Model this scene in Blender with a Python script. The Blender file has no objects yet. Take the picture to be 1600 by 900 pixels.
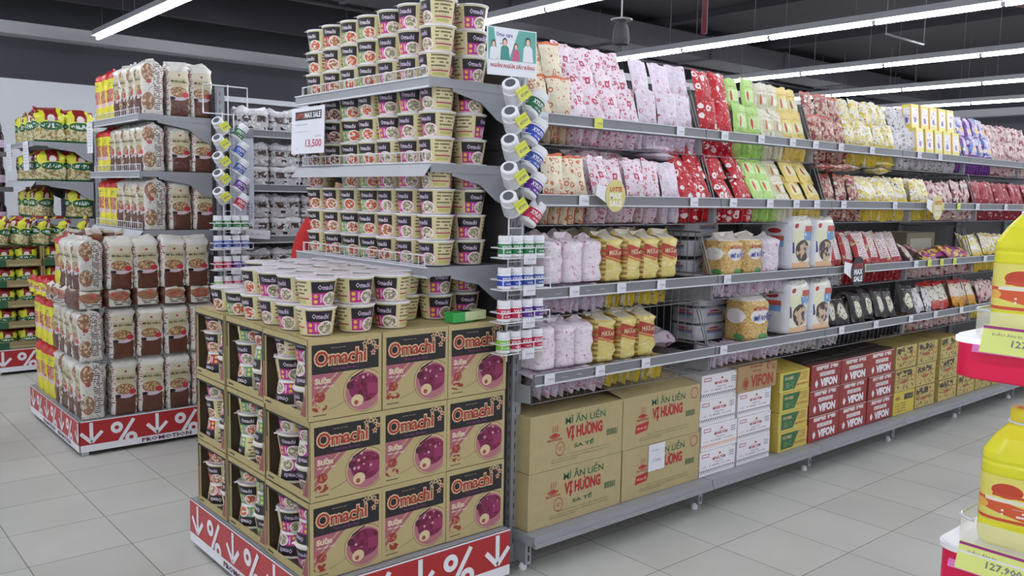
import bpy, math, random
from mathutils import Vector, Matrix
RN = random.Random(11)
pi = math.pi
sc = bpy.context.scene
COL = sc.collection
# ---------------------------------------------------------------- camera
H = 1.5221
YAW, PIT, ROL, FPX = math.radians(49.409), math.radians(-6.060), math.radians(1.0787), 1350.61
fw = Vector((math.cos(PIT)*math.cos(YAW), math.cos(PIT)*math.sin(YAW), math.sin(PIT)))
rt = fw.cross(Vector((0, 0, 1))).normalized(); up = rt.cross(fw)
r2 = math.cos(ROL)*rt + math.sin(ROL)*up; u2 = -math.sin(ROL)*rt + math.cos(ROL)*up
cd = bpy.data.cameras.new('camera'); cam = bpy.data.objects.new('camera', cd); COL.objects.link(cam)
M = Matrix((r2, u2, -fw)).transposed().to_4x4(); M.translation = (0, 0, H); cam.matrix_world = M
cd.sensor_width = 36; cd.lens = FPX/1600*36; cd.clip_start = .05
sc.camera = cam
# ---------------------------------------------------------------- light level
sc.view_settings.view_transform = 'Standard'; sc.view_settings.look = 'None'
sc.view_settings.gamma = 1; sc.view_settings.use_curve_mapping = False
sc.view_settings.exposure = 1.0
TUBE = 26.0          # strength of the fluorescent tubes
w = bpy.data.worlds.new('world'); sc.world = w; w.use_nodes = True
w.node_tree.nodes['Background'].inputs[0].default_value = (.80, .83, .9, 1)
w.node_tree.nodes['Background'].inputs[1].default_value = .55
sc.cycles.use_denoising = True
sc.cycles.max_bounces = 6; sc.cycles.transparent_max_bounces = 12
# ---------------------------------------------------------------- materials
def lin(c):
    c = c/255.
    return c/12.92 if c <= .04045 else ((c+.055)/1.055)**2.4
def rgb(t): return (lin(t[0]), lin(t[1]), lin(t[2]), 1)
MATS = {}
def mat(name, c, rough=.5, metal=0, emit=None, es=0, alpha=None, trans=0, spec=.5, noise=0, nscale=20, bump=0):
    if name in MATS: return MATS[name]
    m = bpy.data.materials.new(name); m.use_nodes = True; nt = m.node_tree; b = nt.nodes['Principled BSDF']
    b.inputs['Base Color'].default_value = rgb(c); b.inputs['Roughness'].default_value = rough
    b.inputs['Metallic'].default_value = metal; b.inputs['Specular IOR Level'].default_value = spec
    if trans: b.inputs['Transmission Weight'].default_value = trans
    if alpha is not None: b.inputs['Alpha'].default_value = alpha
    if emit: b.inputs['Emission Color'].default_value = rgb(emit); b.inputs['Emission Strength'].default_value = es
    if noise or bump:
        tc = nt.nodes.new('ShaderNodeTexCoord'); n = nt.nodes.new('ShaderNodeTexNoise')
        n.inputs['Scale'].default_value = nscale; n.inputs['Detail'].default_value = 4
        nt.links.new(tc.outputs['Object'], n.inputs['Vector'])
        if noise:
            mx = nt.nodes.new('ShaderNodeMix'); mx.data_type = 'RGBA'
            mx.inputs[6].default_value = rgb([v*(1-noise) for v in c]); mx.inputs[7].default_value = rgb([min(255, v*(1+noise)) for v in c])
            nt.links.new(n.outputs['Fac'], mx.inputs[0]); nt.links.new(mx.outputs[2], b.inputs['Base Color'])
        if bump:
            bp = nt.nodes.new('ShaderNodeBump'); bp.inputs['Strength'].default_value = bump; bp.inputs['Distance'].default_value = .01
            nt.links.new(n.outputs['Fac'], bp.inputs['Height']); nt.links.new(bp.outputs[0], b.inputs['Normal'])
    MATS[name] = m; return m

def pmat(name, base, layers, rough=.42, bump=0., bscale=30, wrap=False, vary=.05, spec=.5, clearfilm=0):
    """printed packaging: layers of (colour, mask, mask ...) painted over base in UV space"""
    if name in MATS: return MATS[name]
    m = bpy.data.materials.new(name); m.use_nodes = True; nt = m.node_tree; N = nt.nodes; L = nt.links
    b = N['Principled BSDF']; b.inputs['Roughness'].default_value = rough; b.inputs['Specular IOR Level'].default_value = spec
    tc = N.new('ShaderNodeTexCoord'); sp = N.new('ShaderNodeSeparateXYZ'); L.new(tc.outputs['UV'], sp.inputs[0])
    oi = N.new('ShaderNodeObjectInfo')
    def mth(op, a, b_=None, c_=None):
        n = N.new('ShaderNodeMath'); n.operation = op
        for i, x in enumerate((a, b_, c_)):
            if x is None: continue
            if isinstance(x, (int, float)): n.inputs[i].default_value = x
            else: L.new(x, n.inputs[i])
        return n.outputs[0]
    U, V = sp.outputs[0], sp.outputs[1]
    if wrap: U = mth('FRACT', U)
    def vec(a, b_, z=0.):
        c = N.new('ShaderNodeCombineXYZ')
        for i, x in enumerate((a, b_, z)):
            if isinstance(x, (int, float)): c.inputs[i].default_value = x
            else: L.new(x, c.inputs[i])
        return c.outputs[0]
    def mask(k):
        t = k[0]
        if t == 'r':
            _, u0, v0, u1, v1 = k
            return mth('MULTIPLY', mth('COMPARE', U, (u0+u1)/2, (u1-u0)/2), mth('COMPARE', V, (v0+v1)/2, (v1-v0)/2))
        if t == 'e':
            _, uc, vc, a, bb = k
            x = mth('DIVIDE', mth('SUBTRACT', U, uc), a); y = mth('DIVIDE', mth('SUBTRACT', V, vc), bb)
            return mth('LESS_THAN', mth('ADD', mth('MULTIPLY', x, x), mth('MULTIPLY', y, y)), 1)
        if t == 'h':      # a*u+b*v>c
            _, a, bb, c = k
            return mth('GREATER_THAN', mth('ADD', mth('MULTIPLY', U, a), mth('MULTIPLY', V, bb)), c)
        if t == 'vor':    # scattered motifs
            _, su, sv, thr = k[:4]
            n = N.new('ShaderNodeTexVoronoi'); n.inputs['Scale'].default_value = 1; n.inputs['Randomness'].default_value = k[4] if len(k) > 4 else .8
            L.new(vec(mth('MULTIPLY', U, su), mth('MULTIPLY', V, sv), mth('MULTIPLY', oi.outputs['Random'], 7.)), n.inputs['Vector'])
            return mth('LESS_THAN', n.outputs['Distance'], thr)
        if t == 'noi':
            _, su, sv, thr = k
            n = N.new('ShaderNodeTexNoise'); n.inputs['Scale'].default_value = 1; n.inputs['Detail'].default_value = 2
            L.new(vec(mth('MULTIPLY', U, su), mth('MULTIPLY', V, sv), mth('MULTIPLY', oi.outputs['Random'], 30.)), n.inputs['Vector'])
            return mth('GREATER_THAN', n.outputs['Fac'], thr)
        if t == 'lines':  # rows of small print
            _, nl, su, thr = k
            vv = mth('MULTIPLY', V, nl); fr = mth('LESS_THAN', mth('FRACT', vv), .5)
            n = N.new('ShaderNodeTexNoise'); n.inputs['Scale'].default_value = 1; n.inputs['Detail'].default_value = 1
            L.new(vec(mth('MULTIPLY', U, su), mth('MULTIPLY', mth('FLOOR', vv), 7.3)), n.inputs['Vector'])
            return mth('MULTIPLY', fr, mth('GREATER_THAN', n.outputs['Fac'], thr))
        if t == 'tri':    # row of little slanted teeth between v0 and v1
            _, v0, v1, nn = k
            f = mth('FRACT', mth('ADD', mth('MULTIPLY', U, nn), mth('MULTIPLY', V, -4.)))
            g = mth('DIVIDE', mth('SUBTRACT', V, v0), v1-v0)
            return mth('MULTIPLY', mth('LESS_THAN', f, mth('MULTIPLY', g, .7)), mth('COMPARE', V, (v0+v1)/2, (v1-v0)/2))
        if t == 'not':
            return mth('SUBTRACT', 1., mask(k[1]))
    cur = None
    hs = N.new('ShaderNodeHueSaturation')
    L.new(mth('ADD', mth('MULTIPLY', oi.outputs['Random'], 2*vary), 1-vary), hs.inputs['Value'])
    for ly in layers:
        mk = None
        for k in ly[1:]:
            q = mask(k); mk = q if mk is None else mth('MULTIPLY', mk, q)
        mx = N.new('ShaderNodeMix'); mx.data_type = 'RGBA'
        if cur is None: mx.inputs[6].default_value = rgb(base)
        else: L.new(cur, mx.inputs[6])
        mx.inputs[7].default_value = rgb(ly[0]); L.new(mk, mx.inputs[0]); cur = mx.outputs[2]
    if cur is None: hs.inputs['Color'].default_value = rgb(base)
    else: L.new(cur, hs.inputs['Color'])
    L.new(hs.outputs[0], b.inputs['Base Color'])
    if bump:
        n = N.new('ShaderNodeTexNoise'); n.inputs['Scale'].default_value = bscale; n.inputs['Detail'].default_value = 3
        ad = N.new('ShaderNodeVectorMath'); ad.operation = 'ADD'; L.new(tc.outputs['Object'], ad.inputs[0])
        L.new(vec(oi.outputs['Random'], oi.outputs['Random']), ad.inputs[1]); L.new(ad.outputs[0], n.inputs['Vector'])
        bp = N.new('ShaderNodeBump'); bp.inputs['Strength'].default_value = bump; bp.inputs['Distance'].default_value = .012
        L.new(n.outputs['Fac'], bp.inputs['Height']); L.new(bp.outputs[0], b.inputs['Normal'])
    if clearfilm:
        b.inputs['Coat Weight'].default_value = clearfilm; b.inputs['Coat Roughness'].default_value = .15
    MATS[name] = m; return m

GREY = mat('grey_enamel', (150, 152, 158), .45, noise=.03)
GREYD = mat('dark_grey_enamel', (92, 93, 98), .5)
RAIL = mat('price_rail_grey', (122, 123, 129), .35)
RAILW = mat('price_rail_light_edge', (205, 208, 214), .35)
BACKP = mat('back_panel_dark', (62, 60, 64), .6)
WIRE = mat('chromed_wire', (120, 121, 126), .4, .3)
WIREW = mat('white_wire', (225, 226, 232), .35)
WHITE = mat('white_plastic', (235, 236, 242), .35)
PAPER = mat('white_paper', (222, 223, 232), .6)
YTAG = mat('yellow_price_tag', (222, 226, 92), .5)
BLACK = mat('black_print', (30, 28, 32), .5)
BLK2 = mat('soft_black', (48, 45, 50), .6)
REDP = mat('promotion_red', (176, 40, 44), .45)
REDT = mat('red_print', (178, 38, 48), .5)
PURP = mat('plum_print', (105, 40, 85), .5)
CREAM = mat('cream_print', (222, 200, 158), .5)
GREENT = mat('green_print', (38, 100, 66), .5)
GRAYT = mat('grey_print', (120, 120, 126), .5)
OLIVET = mat('olive_print', (92, 88, 62), .5)
LILAC = mat('lilac_print', (214, 208, 232), .5)
PINKT = mat('pink_print', (196, 90, 130), .5)
BLUEP = mat('blue_print', (40, 52, 150), .45)
GOLD = mat('gold_board', (214, 206, 130), .4)
TEALP = mat('teal_print', (92, 168, 158), .5)
SKIN = mat('printed_skin', (226, 190, 170), .6)
# ---------------------------------------------------------------- mesh building
GC = {}
def glyphs(s, off=0.0, res=2):
    k = (s, off, res)
    if k in GC: return GC[k]
    cu = bpy.data.curves.new('t', 'FONT'); cu.body = s; cu.size = 1; cu.resolution_u = res; cu.offset = off
    o = bpy.data.objects.new('t', cu); COL.objects.link(o); bpy.context.view_layer.update()
    me = bpy.data.meshes.new_from_object(o.evaluated_get(bpy.context.evaluated_depsgraph_get()))
    vs = [(v.co.x, v.co.y) for v in me.vertices]; fs = [tuple(p.vertices) for p in me.polygons]
    bpy.data.objects.remove(o); bpy.data.curves.remove(cu); bpy.data.meshes.remove(me)
    GC[k] = (vs, fs); return GC[k]

class MB:
    def __init__(s): s.v = []; s.f = []; s.m = []; s.t = []; s.smooth = []
    def add(s, vs, fs, mi=0, uv=None, sm=False):
        b = len(s.v); s.v += [tuple(p) for p in vs]; s.t += (uv or [(0, 0)]*len(vs))
        for i, f in enumerate(fs):
            s.f.append(tuple(b+j for j in f)); s.m.append(mi if isinstance(mi, int) else mi[i]); s.smooth.append(sm)
    def box(s, x0, y0, z0, x1, y1, z1, mi=0, fm=None):
        # faces carry their own verts, UV 0..1 as seen from outside; fm: dict side -> material index
        P = lambda a, b, c: (x1 if a else x0, y1 if b else y0, z1 if c else z0)
        F = {'-y': [P(0,0,0), P(1,0,0), P(1,0,1), P(0,0,1)], '+y': [P(1,1,0), P(0,1,0), P(0,1,1), P(1,1,1)],
             '-x': [P(0,1,0), P(0,0,0), P(0,0,1), P(0,1,1)], '+x': [P(1,0,0), P(1,1,0), P(1,1,1), P(1,0,1)],
             '+z': [P(0,0,1), P(1,0,1), P(1,1,1), P(0,1,1)], '-z': [P(0,1,0), P(1,1,0), P(1,0,0), P(0,0,0)]}
        for k, q in F.items():
            s.add(q, [(0, 1, 2, 3)], (fm or {}).get(k, mi), [(0, 0), (1, 0), (1, 1), (0, 1)])
    def tube(s, pts, r, n=5, mi=0):
        pts = [Vector(p) for p in pts]; rings = []
        for i, p in enumerate(pts):
            d = (pts[min(i+1, len(pts)-1)]-pts[max(i-1, 0)]).normalized()
            a = d.orthogonal().normalized(); b = d.cross(a)
            if i and abs((a).dot(pa)) < .9:
                a = (pa-d*pa.dot(d)).normalized(); b = d.cross(a)
            pa = a
            rings.append([p+a*math.cos(2*pi*k/n)*r+b*math.sin(2*pi*k/n)*r for k in range(n)])
        vs = [v for R_ in rings for v in R_]; fs = []
        for i in range(len(rings)-1):
            for k in range(n): fs.append((i*n+k, i*n+(k+1) % n, (i+1)*n+(k+1) % n, (i+1)*n+k))
        fs.append(tuple(range(n))[::-1]); fs.append(tuple(range(len(vs)-n, len(vs))))
        s.add(vs, fs, mi, None, n > 5)
    def lathe(s, prof, n=24, mi=0, uvw=2., cx=0, cy=0, z=0, sq=None, capb=True, capt=True, a0=0.):
        # prof [(r,z)], mi int or per segment; sq=(a,b,p) superellipse half axes
        vs = []; uv = []; zs = [p[1] for p in prof]; zr = max(zs)-min(zs) or 1
        for r, zz in prof:
            for k in range(n+1):
                a = 2*pi*k/n+a0
                if sq:
                    c, d = math.cos(a), math.sin(a); q = (abs(c)**sq[2]+abs(d)**sq[2])**(-1/sq[2])
                    x, y = c*q*r*sq[0], d*q*r*sq[1]
                else: x, y = r*math.cos(a), r*math.sin(a)
                vs.append((cx+x, cy+y, z+zz)); uv.append((k/n*uvw, (zz-min(zs))/zr))
        for i in range(len(prof)-1):
            m_ = mi if isinstance(mi, int) else mi[i]
            s.add(vs[i*(n+1):(i+2)*(n+1)], [(k, k+1, n+2+k, n+1+k) for k in range(n)], m_, uv[i*(n+1):(i+2)*(n+1)], True)
        if capb: s.add(vs[:n], [tuple(range(n))[::-1]], mi if isinstance(mi, int) else mi[0])
        if capt: s.add(vs[-n-1:-1], [tuple(range(n))], mi if isinstance(mi, int) else mi[-1])
    def text(s, st, fn, u0, v0, u1, v1, mi=0, off=.02, d=.0006, res=2, keep=False, skew=0):
        vs, fs = glyphs(st, off, res)
        if not vs: return
        xs = [p[0] for p in vs]; ys = [p[1] for p in vs]; a, b, c, e = min(xs), max(xs), min(ys), max(ys)
        s.add([fn(u0+(x-a)/(b-a)*(u1-u0)+skew*(y-c)/(e-c), v0+(y-c)/(e-c)*(v1-v0), d) for x, y in vs], fs, mi)
    def poly(s, pts, fn, mi=0, d=.0005):
        s.add([fn(p[0], p[1], d) for p in pts], [tuple(range(len(pts)))], mi)
    def ell(s, uc, vc, a, b, fn, mi=0, d=.0005, n=20, inner=0, a0=0, a1=2*pi):
        if inner:
            vs = []
            for k in range(n+1):
                t = a0+(a1-a0)*k/n
                vs.append(fn(uc+a*math.cos(t), vc+b*math.sin(t), d)); vs.append(fn(uc+a*inner*math.cos(t), vc+b*inner*math.sin(t), d))
            s.add(vs, [(2*k, 2*k+2, 2*k+3, 2*k+1) for k in range(n)], mi)
        else:
            s.add([fn(uc+a*math.cos(2*pi*k/n), vc+b*math.sin(2*pi*k/n), d) for k in range(n)], [tuple(range(n))], mi)
    def bar(s, p, q, wd, fn, mi=0, d=.0005):
        p, q = Vector(p), Vector(q); n = (q-p).normalized(); o = Vector((-n.y, n.x))*wd/2
        s.poly([p+o, p-o, q-o, q+o][::-1], fn, mi, d)
    def mesh(s, name, mats):
        me = bpy.data.meshes.new(name); me.from_pydata(s.v, [], s.f)
        for m in (mats if isinstance(mats, (list, tuple)) else [mats]): me.materials.append(m)
        me.polygons.foreach_set('material_index', s.m); me.polygons.foreach_set('use_smooth', s.smooth)
        uvl = me.uv_layers.new(name='UVMap')
        co = []
        for lp in me.loops: co += s.t[lp.vertex_index]
        uvl.data.foreach_set('uv', co); me.update(); return me
    def build(s, name, mats, parent=None, loc=None, rot=None, bevel=0):
        return link(name, s.mesh(name, mats), parent, loc, rot, bevel)

def link(name, me, parent=None, loc=None, rot=None, bevel=0):
    o = bpy.data.objects.new(name, me); COL.objects.link(o)
    if parent: o.parent = parent
    if loc is not None: o.location = loc
    if rot is not None: o.rotation_euler = rot
    if bevel:
        b = o.modifiers.new('bevel', 'BEVEL'); b.width = bevel; b.segments = 2; b.limit_method = 'ANGLE'
    return o
def tag(o, label, cat, group=None, kind=None):
    if label: o['label'] = label
    if cat: o['category'] = cat
    if group: o['group'] = group
    if kind: o['kind'] = kind
    return o
def empty(name, loc, label, cat, group=None, rz=0):
    o = bpy.data.objects.new(name, None); COL.objects.link(o); o.location = loc; o.rotation_euler = (0, 0, rz); o.empty_display_size = .05
    return tag(o, label, cat, group)
def kids(o): return [c for c in o.children]
def dup(o, loc, rot=None, label=None, group=None, parent=None, scale=None):
    c = o.copy(); COL.objects.link(c); c.parent = parent
    if parent is None: c.location = loc
    if rot is not None: c.rotation_euler = rot
    if scale: c.scale = (scale,)*3 if isinstance(scale, (int, float)) else scale
    if label: c['label'] = label
    if group: c['group'] = group
    for k in kids(o): dup(k, None, parent=c)
    return c
class Proto:
    """first use moves the built thing itself, later uses copy it"""
    def __init__(s, o): s.o = o; s.used = False
    def put(s, loc, rot, label, cat, group, scale=None):
        if not s.used:
            s.used = True; o = s.o; o.location = loc; o.rotation_euler = rot or (0, 0, 0)
            if scale: o.scale = (scale,)*3 if isinstance(scale, (int, float)) else scale
        else: o = dup(s.o, loc, rot or (0, 0, 0), scale=scale or (1, 1, 1))
        for k in ('label', 'category', 'group'):
            if k in o: del o[k]
        return tag(o, label, cat, group)
ORD = 'first second third fourth fifth sixth seventh eighth ninth tenth eleventh twelfth thirteenth fourteenth fifteenth sixteenth'.split()
def plane_fn(origin, ux, uz, nrm):
    O, X, Z, Nn = Vector(origin), Vector(ux), Vector(uz), Vector(nrm)
    return lambda u, v, d: O+X*u+Z*v+Nn*d
def FY(x0, y, z0): return plane_fn((x0, y, z0), (1, 0, 0), (0, 0, 1), (0, -1, 0))      # faces -Y
def FX(x, y0, z0): return plane_fn((x, y0, z0), (0, -1, 0), (0, 0, 1), (-1, 0, 0))     # faces -X, u runs to -Y
def structure(name, mb, m):
    o = mb.build(name, m); o['kind'] = 'structure'; return o
# ================================================================ SETTING
fl = bpy.data.materials.new('floor_tiles'); fl.use_nodes = True; nt = fl.node_tree; b = nt.nodes['Principled BSDF']
tc = nt.nodes.new('ShaderNodeTexCoord'); mp = nt.nodes.new('ShaderNodeMapping'); br = nt.nodes.new('ShaderNodeTexBrick')
mp.inputs['Location'].default_value = (-3.102, -2.190, 0)
br.offset = 0; br.inputs['Scale'].default_value = 1; br.inputs['Brick Width'].default_value = .3988; br.inputs['Row Height'].default_value = .3988
br.inputs['Mortar Size'].default_value = .0022; br.inputs['Mortar Smooth'].default_value = .2
br.inputs['Color1'].default_value = rgb((212, 212, 206)); br.inputs['Color2'].default_value = rgb((204, 204, 198)); br.inputs['Mortar'].default_value = rgb((118, 114, 108))
nz = nt.nodes.new('ShaderNodeTexNoise'); nz.inputs['Scale'].default_value = 2.2; nz.inputs['Detail'].default_value = 6
mx = nt.nodes.new('ShaderNodeMix'); mx.data_type = 'RGBA'; mx.blend_type = 'MULTIPLY'; mx.inputs[0].default_value = .25
nt.links.new(tc.outputs['Object'], mp.inputs[0]); nt.links.new(mp.outputs[0], br.inputs['Vector']); nt.links.new(tc.outputs['Object'], nz.inputs['Vector'])
nt.links.new(br.outputs['Color'], mx.inputs[6]); nt.links.new(nz.outputs['Fac'], mx.inputs[7]); nt.links.new(mx.outputs[2], b.inputs['Base Color'])
b.inputs['Roughness'].default_value = .38; b.inputs['Specular IOR Level'].default_value = .35
m_ = MB(); m_.box(-6, -6, -.1, 20.2, 12.8, 0); structure('floor', m_, fl)
DARKC = mat('ceiling_dark_paint', (50, 46, 56), .85, noise=.08, nscale=3)
DWALL = mat('wall_dark_band', (66, 66, 74), .8, noise=.03, nscale=2)
LWALL = mat('wall_light_paint', (214, 216, 222), .75, noise=.02, nscale=2)
TRIM = mat('trim_light_grey', (186, 187, 192), .6)
m_ = MB(); m_.box(-6, -6, 4.1, 20.2, 12.8, 4.3); structure('ceiling', m_, DARKC)
m_ = MB(); m_.box(-6, 12.6, 0, 20.2, 12.8, 2.885, 0); m_.box(-6, 12.62, 2.885, 20.2, 12.8, 4.1, 1); structure('wall_back', m_, [LWALL, DWALL])
m_ = MB(); m_.box(20, -6, 0, 20.2, 12.6, 2.9, 0); m_.box(20.02, -6, 2.9, 20.2, 12.6, 4.1, 1); structure('wall_right', m_, [LWALL, DWALL])
m_ = MB(); m_.box(-6, 12.3, 3.40, 19.9, 12.62, 3.55); structure('trim_1', m_, TRIM)
m_ = MB(); m_.box(19.7, -6, 3.40, 20.02, 12.3, 3.55); structure('trim_2', m_, TRIM)
m_ = MB(); m_.box(-6, 10.9, 3.62, 19.7, 11.0, 4.1); structure('beam_1', m_, DARKC)
for i, x in enumerate((-1.6, 4.4, 7.2, 9.9, 12.6, 15.4)):
    m_ = MB(); m_.box(x, -6, 4.01, x+.16, 10.9, 4.1); structure('beam_%d' % (i+2), m_, DARKC)
# fluorescent rows (along Y), tubes 1.2 m each
HOUS = mat('batten_housing', (150, 150, 156), .5); TUBEM = mat('lit_fluorescent_tube', (255, 255, 255), .4, emit=(246, 250, 255), es=TUBE)
zt = 3.30
hb = MB()
for (x0, z0, x1, z1) in ((-.06, .035, .06, .10), (-.085, .03, .085, .04)): hb.box(x0, 0, z0, x1, 1.2, z1, 0)
hb.box(-.02, .0, -.005, .02, .02, .035, 0); hb.box(-.02, 1.18, -.005, .02, 1.2, .035, 0)
hm = hb.mesh('housing', [HOUS]); tb = MB(); tb.tube([(0, .02, .01), (0, 1.18, .01)], .019, 8); tm = tb.mesh('tube', [TUBEM])
wb = MB(); wb.tube([(0, 0, .1), (0, 0, .7)], .004, 4); wm = wb.mesh('hanger_wire', [mat('hanger_wire', (90, 88, 95), .5)])
ROWS = [(3.09, 11.33, 'row above the noodle bag display'), (5.78, 11.2, 'row behind the cup stacks'), (8.49, 11.2, 'row over the long shelves'),
        (11.17, 11.2, 'second row beyond the lantern'), (13.75, 11.2, 'third row beyond the lantern'), (16.3, 11.2, 'farthest row before the far wall'),
        (.4, 11.2, 'row just beside the camera'), (-2.3, 11.2, 'row behind the camera')]
first = True
for (x, yend, nm) in ROWS:
    # the joints measured in the photograph fix the phase of each row
    ph = {3.09: 11.33, 5.78: 11.12, 8.49: 11.62, 11.17: 11.65, 13.75: 11.43, 16.3: 11.4}.get(x, 11.2)
    k = 0
    while ph-1.2*(k+1) > -3.6:
        y0 = ph-1.2*(k+1)
        if y0 > 11.0: k += 1; continue
        o = empty('fluorescent_batten', (x, y0, zt), 'lit fluorescent tube, %s from the back wall, %s' % (ORD[min(k, 15)], nm), 'ceiling light', 'fluorescent battens hung in rows')
        link('batten_housing', hm, o); link('tube', tm, o); link('hanger_wire', wm, o, (0, .2, 0)); link('hanger_wire', wm, o, (0, 1.0, 0))
        k += 1
# pendant lantern, ducts and pipes up in the dark
CONE = mat('dark_mesh_shade', (64, 60, 66), .7)
px_, py_ = 5.31, 4.90
o = empty('pendant_lantern', (px_, py_, 2.76), 'dark bell shaped hanging lantern with a pale disc on top, above the pink packets', 'pendant lamp')
m_ = MB(); m_.lathe([(.062, 0), (.07, .04), (.062, .12), (.038, .19)], 16); m_.build('shade', [CONE], o)
m_ = MB(); m_.lathe([(.085, .19), (.09, .20), (.02, .215)], 20); m_.tube([(0, 0, .21), (0, 0, 1.34)], .006, 5); m_.build('top_disc', [mat('disc_pale', (170, 168, 172), .5)], o)
m_ = MB(); m_.tube([(0, 0, -.05), (0, 0, .01)], .005, 5); m_.build('pull_cord', [CONE], o)
PIPE = mat('red_sprinkler_pipe', (96, 34, 42), .6)
m_ = MB()
m_.tube([(7.3, 5.6, 3.2), (7.3, 5.6, 4.1)], .03, 8); o = m_.build('sprinkler_drop_pipe', [PIPE]); tag(o, 'dark red vertical sprinkler drop pipe under the ceiling beside the pendant lantern', 'pipe')
m_ = MB(); m_.tube([(-4, 3.2, 3.95), (19, 3.2, 3.95)], .035, 8); o = m_.build('sprinkler_main_pipe', [PIPE]); tag(o, 'long dark red sprinkler main crossing the ceiling from side to side', 'pipe')
m_ = MB(); m_.tube([(9.0, 4.2, 3.75), (10.6, 3.4, 3.55)], .025, 8); o = m_.build('sprinkler_branch_pipe', [PIPE]); tag(o, 'short slanting red branch pipe between two light rows', 'pipe')
DUCT = mat('duct_dark', (70, 67, 76), .7)
m_ = MB(); m_.box(-4, 8.3, 3.66, 19, 8.9, 3.98); [m_.box(x, 8.27, 3.64, x+.05, 8.93, 4.0) for x in range(-3, 19, 2)]
o = m_.build('air_duct', [DUCT]); tag(o, 'dark rectangular air duct running under the ceiling', 'air duct')
m_ = MB(); m_.tube([(-4, 9.8, 3.82), (19, 9.8, 3.82)], .03, 8); o = m_.build('conduit_pipe', [mat('conduit_dark', (82, 79, 88), .6)]); tag(o, 'thin grey conduit under the dark ceiling at the rear', 'pipe')
m_ = MB(); m_.box(0, 0, 0, .6, .6, .06, 0); m_.box(.08, .08, -.01, .52, .52, 0, 1)
o = m_.build('ceiling_cassette', [DUCT, BLK2], None, (6.6, 6.5, 3.8)); tag(o, 'dark square air vent hanging under the ceiling left of the lantern', 'air vent')
m_ = MB(); m_.tube([(9.3, 4.7, 3.35), (10.2, 4.7, 3.35)], .014, 6); m_.tube([(9.3, 4.7, 3.35), (9.3, 4.7, 4.1)], .005, 4); m_.tube([(10.2, 4.7, 3.35), (10.2, 4.7, 4.1)], .005, 4)
o = m_.build('sign_hanging_rod', [WIRE]); tag(o, 'thin white rod hung on two wires over the green packets', 'hanging rod')
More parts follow.
